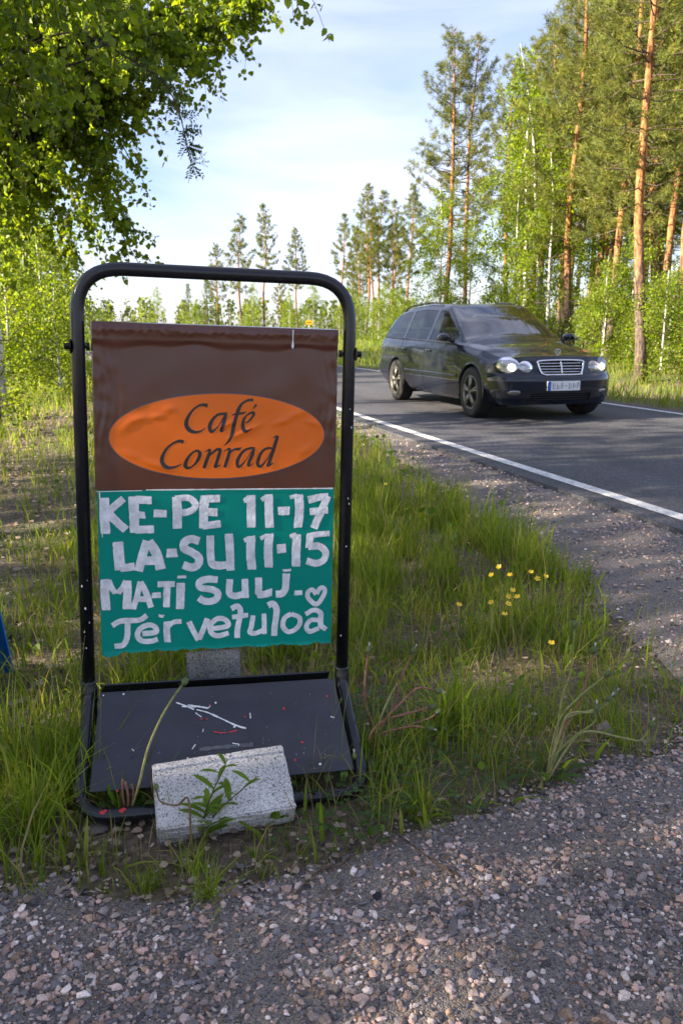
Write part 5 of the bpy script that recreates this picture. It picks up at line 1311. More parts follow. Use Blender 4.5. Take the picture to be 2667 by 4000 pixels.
# rowan sprig reaching out of the birch leaves
def rowan():
    rg = np.random.default_rng(4); tb, cr = MB(), MB()
    p = spline([(-2.3, .9, -3.1), (-2.0, .7, -1.6), (-1.5, .35, .1), (-.8, .1, .55), (-.25, 0, .35), (0, -.05, .12), (.1, -.05, -.28)], 8); tb.add(*tube(p, np.linspace(.012, .003, len(p)), 6))
    for k, i in enumerate(range(26, len(p), 2)):
        for s in (-1, 1, 0, -.5, .6):
            if i < 36 and s == 0: continue
            d = unit(np.array([.55 * s + .35, rg.normal(0, .4), -.25 + rg.normal(0, .25)])); L_ = rg.uniform(.085, .13); ss = np.linspace(0, 1, 6)
            ra = p[i] + d * (L_ * ss)[:, None] + np.array([0, 0, -.03]) * (ss**2)[:, None]; tb.add(*tube(ra, .0015, 3, cap=False))
            nn = unit(np.cross(d, rg.normal(size=3)))
            for j in range(1, 7):
                for t_ in (-1, 1):
                    b0 = p[i] + d * L_ * j / 6.3; ld = unit(nn * t_ + d * .45); l_ = .036 * rg.uniform(.8, 1.15); ld = unit(ld + rg.normal(0, .18, 3)); w = unit(np.cross(ld, np.cross(d, nn))) * .007
                    cr.add([b0, b0 + ld * l_ * .45 + w, b0 + ld * l_, b0 + ld * l_ * .45 - w], [(0, 1, 2, 3)], None, np.array((.040, .070, .022)) * rg.uniform(.7, 1.3))
    return tb.mesh('rowan_twig', M['twig']), cr.mesh('rowan_leaves', M['leaf'], smooth=False)
place('rowan_tree', rowan(), -1.12, 5.9, 'rowan spray with feathery leaflets hanging out of the birch leaves', 'rowan', None, z=2.47)

# the wood to the left of and behind the camera that shades the foreground (only its shade is in the picture)
wood = MB(); r_ = np.random.default_rng(15)
for x, y, h in [(-8.5, -3.5, 13), (-9.3, .2, 14), (-13.5, -2.0, 14), (-17, -3.5, 14), (-14.8, 1.0, 13), (-12.5, -5.0, 14), (-9.8, 3.5, 9), (-10.8, -1.4, 13)]:
    n = 5600; zz = r_.uniform(.10, 1, n); rr = np.sqrt(r_.uniform(0, 1, n)) * 2.5 * np.sin(np.pi * np.clip(.12 + .86 * zz, 0, 1))**.7; th = r_.uniform(0, 6.28, n)
    cl_ = r_.normal(0, .9, (40, 3)); p = np.stack([x + rr * np.cos(th), y + rr * np.sin(th), zz * h], -1) + cl_[r_.integers(0, 40, n)] * .35
    v, q, c = leaves(r_, p, .16, BIRCH_C[r_.integers(0, 3, n)]); wood.add(v, q, None, c)
    v, q, t = tube([(x, y, -.3), (x, y, h)], [.16, .02], 6, cap=False); wood.add(v, q, None, (.3, .28, .25))
o = wood.build('woods', M['leaf'], smooth=False); tag(o, 'birch wood past the left border shading the verge and the road', kind='stuff')
# ------------------------------------------------------------------ gravel stones
def stones(rg, pos, size, cols, sub=1):
    """angular chips: icosahedra (sub 1) or octahedra (sub 0), squashed and jittered"""
    if sub:
        ph = (1 + 5**.5) / 2
        B_ = unit(np.array([(-1, ph, 0), (1, ph, 0), (-1, -ph, 0), (1, -ph, 0), (0, -1, ph), (0, 1, ph), (0, -1, -ph), (0, 1, -ph), (ph, 0, -1), (ph, 0, 1), (-ph, 0, -1), (-ph, 0, 1)]))
        T_ = np.array([(0, 11, 5), (0, 5, 1), (0, 1, 7), (0, 7, 10), (0, 10, 11), (1, 5, 9), (5, 11, 4), (11, 10, 2), (10, 7, 6), (7, 1, 8), (3, 9, 4), (3, 4, 2), (3, 2, 6), (3, 6, 8), (3, 8, 9), (4, 9, 5), (2, 4, 11), (6, 2, 10), (8, 6, 7), (9, 8, 1)])
    else:
        B_ = np.array([(1., 0, 0), (-1, 0, 0), (0, 1, 0), (0, -1, 0), (0, 0, 1), (0, 0, -1)]); T_ = np.array([(0, 2, 4), (2, 1, 4), (1, 3, 4), (3, 0, 4), (2, 0, 5), (1, 2, 5), (3, 1, 5), (0, 3, 5)])
    n, k = len(pos), len(B_)
    v = B_[None] * rg.uniform(.62, 1.3, (n, k, 1)) * (size[:, None, None] * rg.uniform(.55, 1.1, (n, 1, 3)) * np.array([1.15, .9, .62]))
    a = rg.uniform(0, 6.28, n); ca, sa = np.cos(a)[:, None], np.sin(a)[:, None]; tl = rg.normal(0, .35, n)[:, None]
    y1 = v[..., 1] * np.cos(tl) - v[..., 2] * np.sin(tl); z1 = v[..., 1] * np.sin(tl) + v[..., 2] * np.cos(tl)
    v = np.stack([v[..., 0] * ca - y1 * sa, v[..., 0] * sa + y1 * ca, z1], -1) + pos[:, None]
    t = (np.arange(n)[:, None, None] * k + T_[None]).reshape(-1, 3)
    return v.reshape(-1, 3), t, np.repeat(cols, k, 0)
SC = np.array([1.42, 1.20, 1.06]) * np.array([(.155, .145, .142), (.21, .185, .178), (.115, .118, .13), (.052, .056, .066), (.22, .172, .155), (.29, .285, .29), (.075, .081, .097), (.15, .12, .098), (.125, .120, .122), (.18, .165, .168), (.06, .063, .072), (.19, .15, .14)])
def scatter(rg, n, x0, x1, y0, y1, fn):
    x = rg.uniform(x0, x1, n); y = rg.uniform(y0, y1, n); k = rg.random(n) < fn(x, y); return x[k], y[k]
rg = np.random.default_rng(101); gv = MB()
def add_stones(n, box_, smin, smax, sub, pw=2.2):
    x, y = scatter(rg, n, *box_, lambda x, y: np.maximum(gravel_mask(x, y), .16 * (gravel_mask(x - .12, y) + gravel_mask(x + .14, y) + gravel_mask(x, y - .10) + gravel_mask(x + .1, y + .1))) * (road_off(x, y) < -HALF - .01) * (.3 + .7 * smoothstep(-.5, .35, wob(x, y, .32, 2) + .5 * wob(x, y, .1, 3))))
    s = smin + (smax - smin) * rg.random(len(x))**pw
    z = LOTZ(x, y) + s * .18
    c = SC[rg.integers(0, len(SC), len(x))] * rg.uniform(.8, 2.2, (len(x), 1))
    v, t, cc = stones(rg, np.stack([x, y, z], -1), s, c, sub); gv.add(v, None, t, cc)
add_stones(38000, (-1.15, 1.35, 1.0, 2.3), .0026, .0075, 1, 1.1)
add_stones(9500, (-1.15, 1.4, 1.0, 2.4), .006, .0135, 1, 1.8)
add_stones(260, (-1.15, 1.4, 1.0, 2.4), .012, .021, 1, 1.5)
add_stones(16000, (.3, 3.2, 2.2, 4.6), .005, .014, 0, 2)
add_stones(9000, (-.2, 2.6, 4.4, 7.5), .007, .018, 0, 2)
add_stones(5000, (-2, 1.6, 7, 11), .009, .022, 0, 2)
add_stones(7000, (-3, 3.2, -1.0, 1.05), .006, .018, 0, 2)
add_stones(3000, (-3, -1.1, 1.0, 1.6), .006, .018, 0, 2)
o = gv.build('gravel', M['stone'], smooth=False); tag(o, 'loose angular gravel chips, grey, pink and dark', kind='stuff')

# dry needles and straw on the gravel
ds = MB(); x, y = scatter(rg, 1300, -1.1, 1.3, 1.05, 2.2, lambda x, y: gravel_mask(x, y)); n = len(x); a = rg.uniform(0, 6.28, n); L_ = rg.uniform(.012, .04, n); z = LOTZ(x, y) + .010
d = np.stack([np.cos(a), np.sin(a), rg.normal(0, .12, n)], -1) * L_[:, None]; p = np.stack([x, y, z], -1); s = np.stack([-np.sin(a), np.cos(a), a * 0], -1) * .0009
ds.add(np.stack([p - s, p + s, p + d + s * .5, p + d - s * .5], 1).reshape(-1, 3), np.arange(n * 4).reshape(-1, 4), None, np.repeat(np.array([(.22, .10, .04), (.30, .20, .09), (.12, .06, .03)])[rg.integers(0, 3, n)], 4, 0))
o = ds.build('needle_debris', M['litter'], smooth=False); tag(o, 'fallen brown pine needles scattered over the gravel', kind='stuff')

# single stones
def rock(name, loc, size, col, label, seed):
    bm = bmesh.new(); bmesh.ops.create_icosphere(bm, subdivisions=3, radius=1); rr = np.random.default_rng(seed); ph = rr.uniform(0, 6, 6); dn = unit(rr.normal(size=(9, 3)))
    for v in bm.verts:
        u = np.array(v.co); 
        for d_ in dn:                                      # flat broken faces
            k = float(u @ d_); u = u - d_ * max(0, k - .72)
        v.co = Vector(u * size * (1 + .05 * math.sin(u[0] * 5 + ph[0]) + .04 * math.sin(u[1] * 9 + ph[1])))
    me = bpy.data.meshes.new(name); bm.to_mesh(me); bm.free(); a = me.color_attributes.new('Col', 'FLOAT_COLOR', 'POINT')
    a.data.foreach_set('color', np.tile(np.array([*col, 1], np.float32), len(me.vertices))); me.materials.append(M['stone'])
    for p_ in me.polygons: p_.use_smooth = True
    o = link(name, me); o.location = loc; o.rotation_euler = (0, 0, seed); return tag(o, label, 'stone')
rock('stone', (-.705, 2.01, SG + .03), np.array([.042, .030, .042]), (.16, .135, .13), 'brown grey stone leaning on the left leg of the sign', 1)
rock('stone', (.80, 2.24, SG + .015), np.array([.030, .024, .032]), (.20, .165, .15), 'pale brown stone in the grass near the right border', 2)
rock('stone', (-.235, 1.515, SG + .012), np.array([.024, .018, .016]), (.18, .125, .10), 'reddish stone at the gravel edge below the granite block', 3)
rock('stone', (.075, 1.50, SG + .012), np.array([.015, .012, .011]), (.022, .022, .024), 'small jet black stone lying on the gravel', 4)
rock('stone', (-.60, 1.76, SG + .006), np.array([.032, .03, .014]), (.17, .14, .12), 'flat brown stone in the bare soil left of the granite block', 5)

# ------------------------------------------------------------------ leaf litter
def litter_mask(x, y):
    c = np.interp(y, [1.5, 2.4, 3.5, 5, 7, 10], [-1.2, -1.2, -1.55, -2.0, -2.75, -3.7]); w = np.interp(y, [1.5, 3, 6, 10], [.25, .42, .6, .75])
    path = np.exp(-((x - c + .12 * wob(x, y, .8, 2)) / w)**2) * (y > 2.2)
    near = np.exp(-(((x + .42) / .40)**2 + ((y - 1.68) / .17)**2)) * .9
    return np.clip(path + near, 0, 1)
lt = MB()
for n, bx_, sz in ((16000, (-5.2, -.6, 2.2, 12.5), .036), (2600, (-1.1, .3, 1.45, 2.3), .022), (4000, (-1.5, 1.3, 1.7, 4.5), .02)):
    x, y = scatter(rg, n, *bx_, (lambda x, y: litter_mask(x, y)) if sz != .02 else (lambda x, y: .55 * (1 - gravel_mask(x, y))))
    k = len(x); p = np.stack([x, y, gz(x, y) + .012 + rg.uniform(0, .012, k)], -1)
    v, q, c = leaves(rg, p, sz, np.array([(.20, .145, .105), (.29, .22, .165), (.12, .085, .06), (.35, .28, .22)])[rg.integers(0, 4, k)], droop=0, six=True)
    v = v.reshape(-1, 6, 3); v[..., 2] = p[:, None, 2] + (v[..., 2] - p[:, None, 2]) * .35; lt.add(v.reshape(-1, 3), q, None, c)
o = lt.build('leaf_litter', M['litter'], smooth=False); tag(o, 'brown dead leaves on the trodden path and bare soil', kind='stuff')

# ------------------------------------------------------------------ grass
GC = np.array([(.105, .160, .012), (.135, .190, .015), (.088, .138, .012), (.160, .205, .021), (.180, .195, .038)])
def blades(rg, x, y, z, h, w, bend=.5, colm=1.0, dry=.05):
    n = len(x); a = rg.uniform(0, 6.28, n); d = np.stack([np.cos(a), np.sin(a), a * 0], -1); s = np.stack([-np.sin(a), np.cos(a), a * 0], -1)
    ph = rg.uniform(0, 6.28, n); s = np.stack([np.cos(ph), np.sin(ph), ph * 0], -1)
    b = bend * rg.uniform(.15, 1.25, n)**1.3; p0 = np.stack([x, y, z - .01], -1); P_ = []
    for f, wf in ((0, .8), (.35, 1), (.7, .75)):
        c = p0 + d * (h * b * f**2)[:, None] + np.array([0, 0, 1]) * (h * (f - .35 * b * b * f**2))[:, None]; e = s * (w * wf / 2)[:, None]; P_ += [c - e, c + e]
    P_.append(p0 + d * (h * b)[:, None] + np.array([0, 0, 1]) * (h * (1 - .38 * b * b))[:, None])
    v = np.stack(P_, 1).reshape(-1, 3); i = np.arange(n)[:, None] * 7
    q = np.concatenate([i + [0, 1, 3, 2], i + [2, 3, 5, 4]]); t = i + [4, 5, 6]
    c = GC[rg.integers(0, len(GC), n)] * rg.uniform(.75, 1.25, (n, 1)) * colm
    k = rg.random(n) < dry; c[k] = np.array([.26, .21, .11]) * rg.uniform(.6, 1.1, (k.sum(), 1))
    return v, q, t, np.repeat(c, 7, 0)
def verge(x, y):
    off = road_off(x, y); g = 1 - gravel_mask(x, y, off)
    g = g * (np.abs(off) > HALF + .12)
    sparse = smoothstep(.85, 1.25, x) * smoothstep(3.9, 3.0, y) * (y < 4) ; g = g * (1 - .72 * sparse)
    g = g * (1 - .80 * litter_mask(x, y))
    # the trodden patch under and in front of the sign
    g = g * (1 - .93 * np.exp(-(((x + .33) / .34)**2 + ((y - 1.93) / .16)**2)))
    return np.clip(g, 0, 1)
clump = lambda x, y, s, k: smoothstep(-.35, .45, wob(x, y, s, k))
def grass(n, box_, hmin, hmax, w, fn=verge, bend=.5, colm=1.0, dry=.05, sc_=.28, k=1, cl=.75):
    x, y = scatter(rg, n, *box_, lambda x, y: fn(x, y) * (1 - cl + cl * clump(x, y, sc_, k)))
    h = (hmin + (hmax - hmin) * rg.random(len(x))**1.6) * (.45 + .65 * clump(x, y, sc_ * 1.7, k + 1))
    return blades(rg, x, y, gz(x, y), h, w * rg.uniform(.6, 1.35, len(x)), bend, colm, dry)
gm = MB()
STALK = []
def ga(*a, **k_):
    v, q, t, c = grass(*a, **k_); gm.add(v, q, t, c)
ga(23000, (-1.25, 1.5, 1.48, 2.9), .04, .15, .0030, cl=.88)
ga(6500, (-1.25, 1.5, 1.5, 2.9), .12, .27, .0036, bend=.75, cl=.92)
ga(3600, (-1.4, -.62, 1.5, 2.6), .14, .34, .0042, bend=.6)
ga(32000, (-1.9, 1.6, 2.8, 4.8), .06, .21, .0042, cl=.88)
ga(9000, (-.2, 1.4, 3.3, 5.6), .16, .34, .005, cl=.9)
ga(30000, (-4.2, 1.3, 4.6, 9), .09, .30, .0065)
ga(34000, (-9, .6, 8.5, 17), .10, .34, .011, dry=.08, colm=1.05)
ga(26000, (-16, 0, 16, 30), .12, .36, .018, dry=.08, colm=1.1, sc_=.9)
edge_fn = lambda x, y: gravel_mask(x, y) * np.exp(-((x - 1.2) / .35)**2) * smoothstep(2.1, 2.35, y) * smoothstep(4.2, 3.2, y) * .8
ga(2600, (.6, 1.9, 2.0, 4.2), .04, .15, .003, fn=edge_fn, dry=.3, cl=.9)
ga(16000, (-3.2, -1.2, .6, 4.8), .08, .26, .006)
far_side = lambda x, y: (road_off(x, y) > HALF + .35) * 1.0
ga(26000, (3.0, 14, 10.5, 22), .14, .42, .012, fn=far_side, dry=.14, colm=1.1, sc_=.8)
ga(22000, (-4, 16, 21, 42), .16, .50, .022, fn=far_side, dry=.12, colm=1.15, sc_=1.2)
ga(16000, (-40, 6, 40, 75), .2, .6, .04, fn=far_side, dry=.08, colm=1.2, sc_=3)
# flowering stalks with small seed heads, and low broad blades and dead straw between
x, y = scatter(rg, 420, -1.9, 1.3, 1.6, 6, lambda x, y: verge(x, y) * .8); n = len(x); h = rg.uniform(.22, .44, n); a = rg.uniform(0, 6.28, n); ln = rg.uniform(.02, .12, n)
tip = np.stack([x + ln * np.cos(a), y + ln * np.sin(a), gz(x, y) + h], -1); b0 = np.stack([x, y, gz(x, y)], -1); mid = (b0 + tip) / 2 + np.stack([-.2 * ln * np.cos(a), -.2 * ln * np.sin(a), ln * 0], -1); s = np.stack([np.ones(n), 0 * a, 0 * a], -1) * .0009
gm.add(np.stack([b0 - s, b0 + s, mid - s, mid + s, tip - s * .6, tip + s * .6], 1).reshape(-1, 3), np.concatenate([np.arange(n)[:, None] * 6 + [0, 1, 3, 2], np.arange(n)[:, None] * 6 + [2, 3, 5, 4]]), None, (.15, .17, .06))
k = rg.uniform(.55, 1.0, (n, 16, 1))**.6; sp = mid[:, None] * (1 - k) + tip[:, None] * k; sp = sp[:, :, :]; d = unit(rg.normal(0, .5, (n, 16, 3)) + (0, 0, 1.2)) * .009; w = unit(np.cross(d, rg.normal(size=(n, 16, 3)))) * .0012
gm.add(np.stack([sp - w, sp + w, sp + d], 2).reshape(-1, 3), None, np.arange(n * 48).reshape(-1, 3), (.17, .17, .075))
x, y = scatter(rg, 5200, -1.6, 1.45, 1.5, 4.2, lambda x, y: verge(x, y) * .8); v, q, t, c = blades(rg, x, y, gz(x, y), rg.uniform(.06, .2, len(x)), rg.uniform(.002, .0035, len(x)), 1.25, 1, 1.0); gm.add(v, q, t, c)
x, y = scatter(rg, 3000, -1.5, 1.3, 1.55, 4, lambda x, y: verge(x, y) * clump(x, y, .35, 4)); v, q, t, c = blades(rg, x, y, gz(x, y), rg.uniform(.05, .15, len(x)), rg.uniform(.007, .013, len(x)), 1.0, 1.1, .03); gm.add(v, q, t, c)
o = gm.build('grass', M['grass'], smooth=False); tag(o, 'green grass of the road verges and the field', kind='stuff')

# broad low weeds and clover among the grass
cv = MB(); x, y = scatter(rg, 1100, -.2, .75, 1.62, 2.5, lambda x, y: verge(x, y) * np.exp(-((x - .12) / .32)**2)); n = len(x); z = gz(x, y) + rg.uniform(.02, .075, n)
for k_ in range(3):
    a = rg.uniform(0, 6.28, n) if k_ == 0 else a + 2.094
    d = np.stack([np.cos(a), np.sin(a), rg.normal(.05, .12, n)], -1); s = np.stack([-np.sin(a), np.cos(a), a * 0], -1); p = np.stack([x, y, z], -1); r0 = rg.uniform(.006, .011, n)[:, None] if k_ == 0 else r0
    P_ = [p, p + d * r0 * .5 + s * r0 * .55, p + d * r0 * 1.15 + s * r0 * .6, p + d * r0 * 1.45, p + d * r0 * 1.15 - s * r0 * .6, p + d * r0 * .5 - s * r0 * .55]
    i = np.arange(n)[:, None] * 6; cv.add(np.stack(P_, 1).reshape(-1, 3), np.concatenate([i + [0, 1, 2, 3], i + [0, 3, 4, 5]]), None, np.repeat(np.array([(.055, .105, .022)]) * rg.uniform(.7, 1.3, (n, 1)), 6, 0))
o = cv.build('clover', M['grass'], smooth=False); tag(o, 'low clover leaves in the grass right of the granite block', kind='stuff')
wl = MB(); x, y = scatter(rg, 9000, -9, 1.3, 3.6, 16, lambda x, y: verge(x, y) * clump(x, y, .9, 3) * .8); n = len(x)
v, q, c = leaves(rg, np.stack([x, y, gz(x, y) + rg.uniform(.03, .2, n)], -1), .045, np.array([(.060, .115, .018), (.085, .14, .022)])[rg.integers(0, 2, n)], droop=.1, six=True); wl.add(v, q, None, c)
x, y = scatter(rg, 1500, -1.5, 1.2, 1.6, 3.6, lambda x, y: verge(x, y) * clump(x, y, .4, 5)); n = len(x)
v, q, c = leaves(rg, np.stack([x, y, gz(x, y) + rg.uniform(.01, .07, n)], -1), .026, np.array([(.075, .135, .016), (.10, .155, .02)])[rg.integers(0, 2, n)], droop=-.3, six=True); wl.add(v, q, None, c)
o = wl.build('weeds', M['grass'], smooth=False); tag(o, 'broad leaved weeds among the verge grass', kind='stuff')

# ------------------------------------------------------------------ single plants
STEM_R = (.27, .125, .085); STEM_G = (.20, .22, .065); STEM_Y = (.34, .30, .12)
def tooth_leaf(base, d, L_, w, up=.5, col=(.060, .115, .020), seed=0, teeth=6):
    """a toothed dandelion leaf as a strip"""
    rr = np.random.default_rng(seed); d = unit(np.array([d[0], d[1], 0.])); s = np.array([-d[1], d[0], 0]); n = teeth * 2 + 2; P_ = []
    for i in range(n):
        f = i / (n - 1); c = np.array(base) + d * L_ * f * math.cos(up) + np.array([0, 0, 1]) * L_ * (math.sin(up) * f - .45 * f * f)
        e = w * (math.sin(math.pi * min(1, .08 + f * .9))**.8) * (1 if i % 2 else .45) * (.6 + .6 * f) * rr.uniform(.85, 1.15) if i < n - 1 else .0005
        P_ += [c - s * e + (0, 0, e * .3), c, c + s * e + (0, 0, e * .3)]
    return np.array(P_), grid_faces(n, 3), np.tile(np.array(col) * rr.uniform(.8, 1.25), (n * 3, 1))
def seed_head(mb_, p, d, s=1.0, tuft=True):
    """closed dandelion head: green bracts with a pale tuft"""
    d = unit(np.array(d, float)); ref = np.array([1., 0, 0]) if abs(d[0]) < .8 else np.array([0, 1., 0]); a = unit(np.cross(d, ref)); b_ = np.cross(d, a)
    pr = [(.002, 0), (.0065, .003), (.0075, .008), (.006, .014), (.004, .018)]; th = np.arange(9) * 2 * math.pi / 9
    v = np.array([[p + d * z * s + (a * math.cos(t_) + b_ * math.sin(t_)) * r * s for t_ in th] for r, z in pr]).reshape(-1, 3)
    q = [(i * 9 + j, i * 9 + (j + 1) % 9, (i + 1) * 9 + (j + 1) % 9, (i + 1) * 9 + j) for i in range(4) for j in range(9)]
    mb_.add(v, q, None, (.10, .13, .045))
    for t_ in th:                                          # turned back bracts
        o_ = a * math.cos(t_) + b_ * math.sin(t_); w = np.cross(d, o_) * .0014
        mb_.add([p + o_ * .005 * s - w, p + o_ * .005 * s + w, p + o_ * .013 * s - d * .006 * s], None, [(0, 1, 2)], (.06, .06, .035))
    if tuft:
        for j in range(16):
            o_ = unit(d + .28 * (a * math.cos(j * 2.4) + b_ * math.sin(j * 2.4))); w = unit(np.cross(o_, a)) * .0011
            mb_.add([p + d * .016 * s - w, p + d * .016 * s + w, p + d * .017 * s + o_ * .011 * s], None, [(0, 1, 2)], (.62, .58, .50))
def dandelion(base, stems, leaf_n, label, seed, leafL=.12):
    """stems: list of (world points from the base, colour, head kind)"""
    rr = np.random.default_rng(seed); o = thing('dandelion_plant', tuple(base), label, 'dandelion'); b0 = np.array(base)
    for pts, col, head in stems:
        p = spline(np.array(pts) - b0, 7); n = len(p); f = np.linspace(0, 1, n)[:, None]
        v, q, t = tube(p, np.linspace(.0036, .0026, n), 7); cc = np.tile(np.array(col), (len(v), 1)); cc[:n * 7] = np.repeat(np.array(col) * (1 - f) + np.array(STEM_G) * f, 7, 0) if col is STEM_Y else cc[:n * 7]
        st = MB().add(v, q, t, cc).build('stem', M['stem'], o)
        if head:
            hb = MB(); seed_head(hb, p[-1], p[-1] - p[-3], 1.15, head == 'w'); hb.build('seed_head', M['stem'], st, smooth=False)
    for i in range(leaf_n):
        a = i * 2.4 + rr.uniform(0, .6); v, q, c = tooth_leaf((.012 * math.cos(a), .012 * math.sin(a), .004), (math.cos(a), math.sin(a)), leafL * rr.uniform(.7, 1.2), .016, rr.uniform(.45, 1.1), seed=seed * 20 + i)
        MB().add(v, q, None, c).build('leaf', M['grass'], o)
    return o
def W(u, v, Y_):
    """world point at distance Y_ ahead seen at picture place (u, v) of a 1568 x 2352 print; used to measure plant stems"""
    x, y = (u - 784) / 1850, -(v - 1176) / 1850; p = R(12.73); d = np.array([x, math.cos(p) + y * math.sin(p), -math.sin(p) + y * math.cos(p)])
    return np.array([0, 0, CAM_Z]) + d * Y_ / d[1]
# right hand clump with long arching stems
B = (.559, 1.985, GZ(.559, 1.985)); Yc = 2.02
def st(pts, y0=Yc, dy=0.0): return [np.array(B) if i == 0 else W(u, v, y0 + dy * i) for i, (u, v) in enumerate(pts)]
dandelion(B, [(st([(1255, 1790), (1275, 1700), (1290, 1600), (1310, 1540), (1318, 1440)]), STEM_Y, 'd'), (st([(1255, 1790), (1285, 1690), (1330, 1610), (1355, 1530), (1362, 1500)], 2.04), STEM_R, 'w'),
              (st([(1255, 1790), (1265, 1720), (1285, 1650), (1330, 1600), (1388, 1553)]), STEM_Y, 'd'), (st([(1255, 1790), (1280, 1700), (1305, 1640), (1365, 1635), (1392, 1610)], 2.0), STEM_Y, 'w'),
              (st([(1255, 1790), (1290, 1700), (1300, 1650), (1380, 1625), (1405, 1600)], 2.04), STEM_Y, 'w'), (st([(1255, 1790), (1300, 1720), (1345, 1680), (1430, 1695), (1470, 1700), (1490, 1670)]), STEM_Y, 'w'),
              (st([(1255, 1790), (1270, 1740), (1320, 1690), (1362, 1660), (1368, 1632)], 1.99), STEM_G, 'w')], 9, 'dandelion clump with long arching stems by the gravel edge, right', 1, .15)
B = (.09, 2.12, GZ(.09, 2.12)); Yc = 2.14
dandelion(B, [(st([(845, 1710), (850, 1690), (880, 1655), (930, 1640), (985, 1625)]), STEM_R, 'd'), (st([(845, 1710), (880, 1660), (925, 1610), (960, 1580), (997, 1585)]), STEM_R, 'w'),
              (st([(845, 1710), (870, 1690), (910, 1675), (950, 1668), (978, 1672)], 2.10), STEM_R, 'w'), (st([(845, 1710), (870, 1660), (895, 1600), (912, 1570)]), STEM_Y, None),
              (st([(845, 1710), (890, 1680), (940, 1665), (985, 1650), (1000, 1640)], 2.18), STEM_R, 'd')], 7, 'dandelion clump with reddish stems beside the right leg of the sign', 2, .13)
B = (.10, 2.22, GZ(.10, 2.22)); Yc = 2.22
dandelion(B, [(st([(838, 1660), (838, 1600), (840, 1540), (845, 1500)]), STEM_R, 'w'), (st([(850, 1660), (905, 1620), (920, 1560), (947, 1500)], 2.24), STEM_R, 'w')], 4, 'dandelion with two upright white tipped heads behind the right leg', 3)
B = (-.535, 1.80, SG); Yc = 1.795
dandelion(B, [(st([(305, 1860), (320, 1800), (340, 1720), (370, 1650), (400, 1600), (420, 1572)], 1.782, .006), STEM_Y, 'd'), (st([(300, 1860), (283, 1830), (282, 1790)], 1.79), STEM_R, None), (st([(300, 1860), (295, 1830), (288, 1795)], 1.785), STEM_R, None), (st([(300, 1860), (307, 1830), (303, 1800)], 1.795), STEM_R, None)], 7,
          'dandelion growing through the sign base with one tall bent stem', 4, .12)
v, q, c = tooth_leaf((0, 0, 0), (-.25, .02), .175, .022, 1.42, col=(.075, .15, .022), seed=3)
B = (-.555, 1.795, SG); o = thing('dandelion_plant', B, 'single upright toothed dandelion leaf in front of the base plate', 'dandelion'); MB().add(v, q, None, c).build('leaf', M['grass'], o)
B = (-.73, 2.10, GZ(-.73, 2.10)); Yc = 2.08
dandelion(B, [(st([(200, 1730), (192, 1690), (192, 1640)]), STEM_R, 'w'), (st([(210, 1730), (210, 1690), (212, 1650)], 2.06), STEM_R, 'w')], 4, 'pair of dandelion heads standing close to the left leg of the sign', 5)
B = (.09, 1.99, GZ(.09, 1.99)); Yc = 1.99
dandelion(B, [(st([(830, 1830), (822, 1780), (815, 1745)], 1.97), STEM_G, 'w')], 3, 'dandelion head in front of the lower right foot of the sign', 6)
# buttercups
M['petal'] = plain('buttercup_petal', (.85, .56, .008), .35, coat=.3)
def buttercup(p, seed, label):
    rr = np.random.default_rng(seed); x, y, z = p; g = GZ(x, y); bx_, by_ = x + rr.normal(0, .03), y + rr.normal(0, .03)
    o = thing('buttercup', (bx_, by_, g), label, 'flower', 'buttercups in the verge'); rel = np.array([x - bx_, y - by_, z - g])
    pp = spline([(0, 0, -.01), rel * (.2, .2, .4), rel * (.6, .6, .75), rel], 5); MB().add(*tube(pp, .0011, 5), c=(.075, .12, .03)).build('stem', M['stem'], o)
    fl = MB(); tl = np.array([rr.normal(0, .25), -.45 + rr.normal(0, .25), 1]); tl = unit(tl); a = unit(np.cross(tl, (1, 0, 0))); b_ = np.cross(tl, a)
    for k_ in range(5):
        t_ = k_ * 1.2566 + .3; d = a * math.cos(t_) + b_ * math.sin(t_); s = np.cross(tl, d)
        P_ = [rel, rel + d * .006 + s * .004 + tl * .002, rel + d * .011 + s * .0045 + tl * .006, rel + d * .0125 + tl * .0065, rel + d * .011 - s * .0045 + tl * .006, rel + d * .006 - s * .004 + tl * .002]
        fl.add(P_, [(0, 1, 2, 3), (0, 3, 4, 5)])
    fl.build('flower', M['petal'], o, smooth=False)
for i, (u, v, Y_, lab) in enumerate([(885, 1113, 4.6, 'lone yellow buttercup close to the right post of the sign'), (1145, 1303, 3.35, 'buttercup at the upper left of the flower group'), (1128, 1322, 3.25, 'buttercup just below the upper left one'), (1170, 1322, 3.2, 'small buttercup in the top row of the flower group'),
    (1218, 1315, 3.35, 'wide open buttercup right of the top row'), (1252, 1325, 3.3, 'rightmost small buttercup of the flower group'), (1233, 1330, 3.15, 'buttercup bud beside the rightmost one'), (1176, 1357, 3.05, 'brightest buttercup in the middle of the flower group'), (1187, 1372, 3.0, 'buttercup just right below the brightest one'),
    (1168, 1371, 3.1, 'buttercup just left below the brightest one'), (1166, 1388, 2.95, 'low buttercup under the middle of the flower group'), (1158, 1412, 2.9, 'lowest buttercup of the flower group'), (1053, 1390, 3.0, 'single buttercup left of the flower group'), (1265, 1478, 2.75, 'single buttercup below and right of the flower group'),
    (1289, 1641, 2.35, 'left one of two buttercups by the arching dandelion stems'), (1316, 1637, 2.35, 'right one of two buttercups by the arching dandelion stems'), (1128, 1385, 3.0, 'small buttercup between the group and the single left one')]):
    buttercup(W(u, v, Y_), 300 + i, lab)
